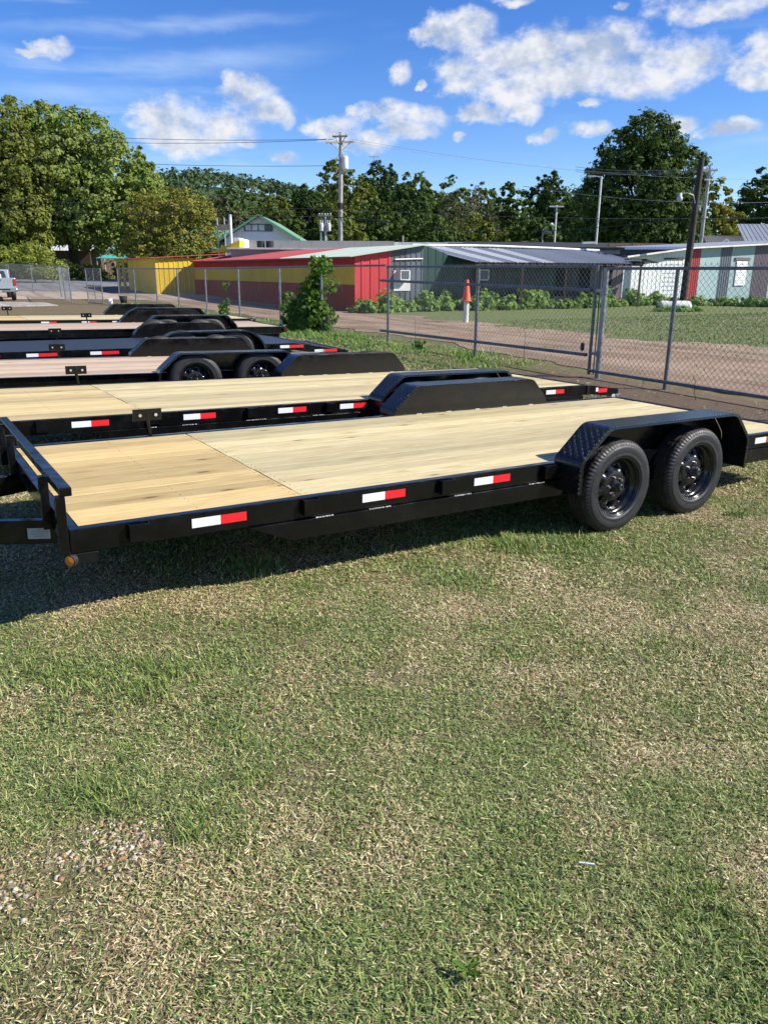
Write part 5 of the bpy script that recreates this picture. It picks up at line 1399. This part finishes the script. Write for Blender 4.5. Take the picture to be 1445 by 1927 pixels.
# --- stone house and awnings under the trees on the left
Hl = empty('stone_house', (-38, 92, tz(-38, 92))); zb = tz(-38, 92)
W(MB().box(-45, -33.5, 92, 100, zb-.3, 3.9), 'wall', 'brown_trim', Hl)
roof(Hl, (-45.6, 91.3, 3.85), (-33, 91.3, 3.85), (-45.6, 96, 6.0), (-33, 96, 6.0), 12, 'roof_pale')
rr = random.Random(4)
for px, n in ((64, 5), (118, 5)):
    c = at(px, 493, 91.8)
    for i in range(n):
        for j in range(6): W(MB().box(c.x+(i-n/2)*.42, c.x+(i-n/2)*.42+rr.uniform(.34, .41), 91.72-rr.uniform(0, .05), 91.995, zb+j*.3, zb+j*.3+.28), 'stone', rr.choice(['stone_wall', 'clay', 'sandstone']), Hl)
c = at(98, 487, 91.9); W(MB().box(c.x-.45, c.x+.45, 91.90, 91.99, zb+.9, 3.3), 'window', 'glass_dark', Hl); W(MB().box(c.x-.5, c.x+.5, 91.88, 91.899, zb+.6, zb+1.0), 'sill', 'white_dirty', Hl)
tag(Hl, 'stone fronted house half hidden under the big trees beyond the road', 'house')
for k, (px0, px1, py, Yd, lb, m) in enumerate([(180, 250, 483, 88, 'teal awning roof on thin posts beyond the road', 'teal_cloth'), (158, 232, 468, 92, 'pale grey carport roof under the maple', 'roof_blue')]):
    a, b_ = at(px0, py, Yd), at(px1, py, Yd); o = empty('awning', ((a.x+b_.x)/2, Yd, tz(a.x, Yd)))
    roof(o, (a.x, Yd, a.z-.15), (b_.x, Yd, a.z-.15), (a.x, Yd+3, a.z+.25), (b_.x, Yd+3, a.z+.25), 5, m, name='awning_sheet')
    for x in (a.x+.1, (a.x+b_.x)/2, b_.x-.1): W(MB().tube((x, Yd+.1, .8), (x, Yd+.1, a.z-.12), .05, n=8), 'post', 'grey_paint', o)
    tag(o, lb, 'awning')

# ------------------------------------------------------------------ poles, lamps, wires
def pole(name, label, x, y, ztop, r0, mat, cat='utility pole', lean=(0, 0)):
    z = tz(x, y); o = empty(name, (x, y, z))
    W(MB().tube((x, y, z-.3), (x+lean[0], y+lean[1], ztop), r0, r0*.72, n=14), 'shaft', mat, o); return tag(o, label, cat)
def arm(o, x, y, z, w, ang=0., mat='pole_wood', ins=4, t=.11, tilt=0.):
    c, s = math.cos(ang), math.sin(ang); p = lambda k, dz=0, dy=0: (x+c*k, y+s*k-.16+dy, z+dz+tilt*k)
    a = W(MB().bar(p(-w/2), p(w/2), t, t), 'cross_arm', mat, o)
    for i in range(ins):
        k = -w/2+.08+(w-.16)*i/max(1, ins-1); W(MB().lathe([(.001, .055), (.02, .055), (.035, .09), (.035, .12), (.05, .13), (.05, .16), (.03, .2), (.001, .21)], 8, 'z', p(k)), 'insulator', 'white_dirty', o)
    for s_ in (-1, 1): W(MB().bar(p(s_*w*.34, -.05, .0), p(0, -.65, .08), .03, .05), 'brace', mat, o)
    return a
def can(o, x, y, z, r=.24, h=.85, mat='white_dirty'):
    W(MB().lathe([(.001, 0), (r*.95, 0), (r, .04), (r, h*.9), (r*.9, h*.96), (r*.4, h), (.001, h)], 18, 'z', (x, y, z)), 'transformer', mat, o)
    for k in (-.08, .08): W(MB().lathe([(.04, 0), (.05, .05), (.03, .1), (.045, .14), (.02, .25)], 8, 'z', (x+k, y, z+h)), 'bushing', 'white_dirty', o)
U1 = pole('utility_pole', 'tall pale utility pole with double crossarms and one white transformer', -3.4, 60, 11.15, .19, 'pole_wood', lean=(.2, 0))
arm(U1, -3.25, 60, 10.50, 2.1, .25, tilt=.06); arm(U1, -3.25, 60, 10.88, 1.1, -.2, ins=3); can(U1, -2.93, 59.9, 8.75)
W(MB().tube((-3.32, 60, 6.1), (-3.32, 60, 6.5), .2, n=14), 'band', 'dark_void', U1)
U2 = pole('utility_pole', 'short utility pole with two small transformers above the grey parapet', -4.86, 66, 6.1, .11, 'grey_paint')
arm(U2, -4.86, 66, 6.0, 1.05, 0, 'galvanised', 5); can(U2, -5.15, 65.85, 4.85, .17, .6); can(U2, -4.57, 65.85, 4.85, .17, .6); W(MB().bar((-4.9, 65.8, 4.55), (-4.3, 65.8, 4.55), .06, .06), 'bracket', 'galvanised', U2)
W(MB().tube((-5.2, 65.9, .8), (-5.2, 65.9, 4.75), .07, n=8), 'riser', 'white_paint', U2)
U3 = pole('utility_pole', 'dark leaning wooden pole standing before the teal and white shed', 16.62, 44.6, 7.62, .21, 'pole_dark', lean=(.12, 0))
W(MB().path([(16.6, 44.45, 5.35), (16.45, 44.4, 5.75), (16.1, 44.4, 5.86), (15.8, 44.4, 5.80)], .03, 8), 'lamp_arm', 'galvanised', U3)
W(MB().lathe([(.001, .24), (.09, .24), (.10, .08), (.16, .0), (.15, -.12), (.08, -.2), (.001, -.2)], 16, 'z', (15.74, 44.4, 5.62)), 'lamp_head', 'grey_paint', U3)
U4 = pole('utility_pole', 'pale utility pole with a crossarm just behind the dark leaning pole', 23.95, 62, 9.4, .16, 'pole_wood')
arm(U4, 23.92, 62, 9.05, 1.15, 0); W(MB().bar((23.6, 61.8, 8.4), (24.6, 61.8, 8.4), .05, .06), 'bracket', 'white_paint', U4)
U5 = pole('street_lamp', 'tall white street lamp with a flat head before the tallest tree', 15.48, 60, 8.4, .095, 'white_dirty', 'street lamp')
W(MB().bar((15.48, 60, 8.36), (14.95, 60, 8.40), .06, .06).box(14.5, 15.0, 59.88, 60.12, 8.34, 8.44), 'lamp_head', 'grey_paint', U5)
U6 = pole('utility_pole', 'thin pale pole with one short crossarm above the dark flat roof', 12.83, 62, 6.6, .085, 'white_dirty')
W(MB().bar((12.25, 61.9, 6.5), (13.35, 61.9, 6.5), .08, .09), 'cross_arm', 'white_dirty', U6); W(MB().lathe([(.001, .1), (.1, .08), (.13, -.05), (.001, -.1)], 12, 'z', (12.5, 61.9, 5.25)).bar((12.83, 61.95, 5.1), (12.5, 61.9, 5.3), .03, .03), 'lamp_head', 'white_paint', U6)
U7 = pole('flood_lamp', 'small floodlight on a short pipe above the dark flat roof', 11.52, 60, 4.8, .05, 'grey_paint', 'lamp')
W(MB().bar((11.55, 59.9, 4.72), (12.1, 59.8, 4.55), .3, .14), 'lamp_head', 'galvanised', U7)
U8 = pole('antenna_mast', 'thin antenna mast showing above the tree tops', at(704, 300, 150).x, 150, at(704, 293, 150).z, .1, 'grey_paint', 'mast')
W(MB().bar((U8.location.x-.9, 150, at(704, 295, 150).z), (U8.location.x+.9, 150, at(704, 295, 150).z), .12, .1), 'cross_arm', 'grey_paint', U8)
def wire(a, b, sag, label, r=.016, mat='dark_wire', group='overhead power lines'):
    a, b = Vector(a), Vector(b); pts = []; m = (a+b)/2
    for i in range(25):
        t = i/24; p = a.lerp(b, t); p.z -= sag*4*t*(1-t); pts.append(tuple(p-m))
    o = MB().path(pts, r, 5).build('power_line', M[mat], None, fix=False); o.location = m; return tag(o, label, 'power line', group)
LW = at(-260, 235, 66); 
wire(at(-200, 228, 66), (-4.2, 59.9, 10.7), .5, 'highest power line crossing the big trees to the central pole')
wire(at(-200, 241, 66), (-3.7, 59.9, 10.7), .6, 'second highest power line crossing the big trees')
wire(at(-200, 274, 66), (-3.3, 60, 9.0), .5, 'third power line down across the big trees')
wire(at(-200, 362, 60), (-3.4, 59.8, at(640, 394, 60).z), .25, 'power line crossing low in front of the maple', .02)
wire(at(-200, 386, 60), (-3.4, 59.8, at(640, 408, 60).z), .2, 'lowest power line in front of the maple, over the green roof', .024)
wire((-3.4, 59.8, at(640, 394, 60).z), at(1700, 402, 60), .5, 'upper of two long power lines before the dark trees in the middle', .018)
wire(at(690, 412, 60), (16.6, 44.5, at(1300, 408, 44.5).z), .8, 'lower sagging power line ending at the dark leaning pole', .02)
wire((-3.4, 59.8, at(640, 409, 60).z), at(690, 412, 60), .02, 'short thick cable splice right of the central pole', .035)
wire(at(983, 350, 60), at(1800, 352, 50), 1.0, 'pale power line passing behind the dark leaning pole', .018, 'galvanised')
for k, (y0, y1, lb) in enumerate([(314, 316, 'topmost of three thin wires before the tallest tree'), (319, 320, 'middle of three thin wires before the tallest tree'), (323, 322, 'bottom of three thin wires before the tallest tree')]):
    wire(at(1083, y0, 68), at(1318, y1, 62), .25, lb, .014, 'galvanised')
wire((-2.6, 59.9, 10.75), at(1700, 330, 66), 1.2, 'faint high power line against the sky right of the central pole', .008, 'galvanised')
wire((-2.6, 59.9, 10.6), at(1083, 315, 68), .3, 'faint high power line sloping from the central pole to the tallest tree', .008, 'galvanised')
wire((-3.3, 60, 9.9), at(560, 458, 64), .1, 'guy wire slanting down from the central pole', .012, 'galvanised')

# ------------------------------------------------------------------ cone on a bollard, propane tank, pails
cx, cy = 2.91, 28.59
o = empty('bollard', (cx, cy, 0)); W(MB().tube((cx, cy, -.2), (cx, cy, .80), .095, n=18), 'pipe', 'white_dirty', o); tag(o, 'white pipe bollard in the dirt under an orange cone', 'bollard')
o = empty('traffic_cone', (cx, cy, .77))
W(MB().lathe([(.165, .76), (.15, .80), (.055, 1.46), (.045, 1.485), (.001, 1.49)], 22, 'z', (cx, cy, 0)), 'cone', 'orange_cone', o)
W(MB().lathe([(.10, .745), (.19, .745), (.195, .765), (.17, .785), (.10, .785)], 22, 'z', (cx, cy, 0), close=True), 'base', 'orange_cone', o)
tag(o, 'orange traffic cone stuck on top of the white pipe', 'cone')
tx, ty = 13.9, 38.3; o = empty('propane_tank', (tx, ty, 0)); pr = []
for i in range(7): a = math.pi/2*i/6; pr.append((max(.001, .33*math.sin(a)), -.82-.24*math.cos(a)))
pr += [(r_, -h) for r_, h in reversed(pr)]
pr = [(a*.74, b*.76) for a, b in pr]
W(MB().lathe(pr, 24, 'x', (tx, ty, .25)), 'shell', 'white_dirty', o); W(MB().lathe([(.13, .46), (.13, .60), (.10, .65), (.001, .66)], 16, 'z', (tx-.1, ty, 0)), 'valve_dome', 'maroon_metal', o)
for k in (-.5, .5): W(MB().box(tx+k-.06, tx+k+.06, ty-.2, ty+.2, -.1, .08), 'foot', 'grey_paint', o)
tag(o, 'white propane tank with a maroon dome lying in the grass', 'tank')
o = MB().lathe([(.001, 0), (.10, 0), (.13, .32), (.12, .32), (.09, .02), (.001, .02)], 16, 'z').build('pail', M['white_paint']); o.location = (-14.3, 41.5, tz(-14.3, 41.5)); tag(o, 'small white pail near the swung gate', 'pail')
o = MB().lathe([(.001, 0), (.16, 0), (.2, .42), (.185, .42), (.15, .03), (.001, .03)], 16, 'z').build('bucket', M['dark_void']); o.location = (-14.1, 43.0, tz(-14.1, 43)); tag(o, 'dark bucket next to the small white pail', 'bucket')

# ------------------------------------------------------------------ grey pickup seen from behind
def pickup():
    X, Yt = -21.75, 45.0; z = tz(X, Yt)+.03; o = empty('pickup_truck', (X, Yt, z), (0, 0, R(29)))
    def P(mb, nm, m, bv=0, par=None): return mb.build(nm, M[m], par or o, bv)
    bd = P(MB().box(-.96, .96, .05, 2.5, .62, 1.26), 'bed', 'truck_paint', .05)
    P(MB().box(-.80, .80, .03, .052, .68, 1.25), 'tailgate', 'truck_paint', .012)
    P(MB().box(-.2, .2, .015, .03, 1.12, 1.18), 'tailgate_handle', 'dark_void')
    P(MB().box(-.95, .95, 2.5, 5.6, .55, 1.05), 'body', 'truck_paint', .06)
    P(MB().prism([(2.55, 1.05), (2.7, 1.72), (4.0, 1.74), (4.7, 1.06)], -.82, .82, 'x'), 'cab', 'truck_paint', .06)
    P(MB().add([(-.66, 2.56, 1.22), (.66, 2.56, 1.22), (.58, 2.66, 1.64), (-.58, 2.66, 1.64), (-.66, 2.53, 1.22), (.66, 2.53, 1.22), (.58, 2.63, 1.64), (-.58, 2.63, 1.64)], [(0,3,2,1),(4,5,6,7),(0,1,5,4),(1,2,6,5),(2,3,7,6),(3,0,4,7)]), 'rear_window', 'glass_dark')
    P(MB().box(-.97, .97, -.16, .02, .50, .68), 'bumper', 'chrome', .03)
    P(MB().box(-.60, .60, -.165, -.159, .60, .68), 'bumper_step', 'dark_void')
    for s in (-1, 1):
        P(MB().box(s*.885-.075, s*.885+.075, .0, .049, .86, 1.20), 'tail_light', 'red_lens', .01)
        for y in (1.15, 4.55):
            w = P(MB().lathe([(.2, -.11), (.21, -.12), (.33, -.115), (.365, -.09), (.37, 0), (.365, .09), (.33, .115), (.2, .11)], 28, 'x'), 'wheel', 'rubber'); w.location = (s*.83, y, .37)
            MB().lathe([(.001, s*.07), (.12, s*.08), (.2, s*.10)], 20, 'x').build('rim', M['chrome'], w)
    P(MB().box(-.16, .16, -.17, -.161, .52, .60), 'number_plate', 'decal_white')
    b = P(MB().box(-.55, .35, 1.9, 2.4, 1.15, 1.46), 'tool_box', 'white_paint', .02)
    return tag(o, 'grey blue pickup truck seen from behind at the edge of the view', 'pickup truck')
pickup()

# ------------------------------------------------------------------ small things on the lawn
def pebbles():
    r = np.random.default_rng(12); vs = []; fs = []; cols = []; pal = np.array([[.50, .36, .22], [.58, .50, .38], [.62, .55, .44], [.44, .25, .13], [.53, .42, .28]])
    base = [(math.cos(a)*math.cos(e), math.sin(a)*math.cos(e), math.sin(e)) for e in (-.5, .15, .8) for a in np.arange(7)*2*math.pi/7+e]+[(0, 0, 1.)]
    F0 = [(k*7+i, k*7+(i+1) % 7, (k+1)*7+(i+1) % 7) for k in (0, 1) for i in range(7)]+[(k*7+i, (k+1)*7+(i+1) % 7, (k+1)*7+i) for k in (0, 1) for i in range(7)]+[(14+i, 14+(i+1) % 7, 21) for i in range(7)]
    for cx_, cy_, sx, sy, n, s in ((-.80, 2.0, .055, .05, 120, .0115), (-.86, 2.09, .07, .03, 70, .009), (-.95, 1.93, .05, .025, 60, .010), (-1.12, 1.77, .05, .05, 90, .013), (-.3, 2.35, .05, .04, 24, .006), (-.78, 2.25, .06, .05, 26, .006)):
        for i in range(n):
            x, y = r.normal(cx_, sx), r.normal(cy_, sy); k = s*.62*(.5+1.1*r.random()**1.5); sc = np.array([1.25, .7+.5*r.random(), .35+.25*r.random()])*k; a = r.random()*6.3; z = tz(x, y)+.001+k*.05
            b = len(vs)
            for p in base:
                q = np.array(p)*sc*(1+.24*r.normal(size=3)); vs.append((x+q[0]*math.cos(a)-q[1]*math.sin(a), y+q[0]*math.sin(a)+q[1]*math.cos(a), z+q[2]))
            cols += [pal[r.integers(0, 5)]*(.7+.4*r.random())]*len(base); fs += [tuple(j+b for j in f) for f in F0]
    o = put('pebbles', np_mesh('pebbles', np.array(vs), np.array(fs), 3, M['blade'], np.array(cols), smooth=True), None)
    tag(o, 'tan and white pebbles scattered in a bare patch of the lawn', 'pebbles', kind='stuff')
pebbles()
o = MB().bar((-.022, .006, 0), (.022, -.006, .004), .0055, .0045).build('plastic_scrap', M['white_paint'], None, .001); o.location = (.62, 1.91, tz(.62, 1.91)+.028); tag(o, 'tiny white stick of litter lying in the grass', 'litter')
o = MB().path([(0, -.05, 0), (.008, -.015, .008), (-.004, .02, .006), (.004, .05, 0)], [.006, .016, .014, .005], 7).build('bark_piece', M['bark']); o.location = (-1.165, 1.87, tz(-1.165, 1.87)+.02); tag(o, 'dark piece of bark in the grass by the pebbles', 'bark')
for k, (t, q, h, lb) in enumerate([(-2.45, -.35, .34, 'bare dry stalk leaning at the foot of the right fence panel'), (1.9, .1, .75, 'thin dry stalk caught in the wide gate near its hinge end'), (5.9, .1, .7, 'thin dry stalk caught in the wide gate near its far end')]):
    x, y, _ = P2(t, q); o = MB().path([(0, 0, 0), (-.03, .02, h*.4), (-.02, .05, h*.75), (-.07, .05, h)], [.006, .005, .004, .002], 5).path([(-.03, .02, h*.4), (.06, 0, h*.6)], [.004, .002], 5).build('dry_stalk', M['bark'], None, fix=False)
    o.location = (x, y, tz(x, y)); tag(o, lb, 'stalk')
def rosette(x, y, n, L, label, seed):
    r = np.random.default_rng(seed); o = empty('broadleaf_weed', (x, y, tz(x, y)))
    for i in range(n):
        a = 2*math.pi*i/n+r.normal()*.2; l = L*(.7+.5*r.random()); w = l*.2; c, s = math.cos(a), math.sin(a); up = .3+.5*r.random(); vs = []
        for t, ww in ((.1, .25), (.4, 1), (.7, .85), (1., .05)):
            z = .02+l*up*(t-.55*t*t); 
            for k, dz in ((-1, .006), (0, 0), (1, .006)): vs.append((c*l*t-s*k*w*ww, s*l*t+c*k*w*ww, z+dz))
        MB().add(vs, [(j*3+k, j*3+k+1, j*3+k+4, j*3+k+3) for j in range(3) for k in range(2)], True).build('leaf', M['leaf_vine'], o)
    return tag(o, label, 'weed')
rosette(.22, 1.53, 9, .042, 'dark green broadleaf weed in the lawn near the bottom edge', 3)
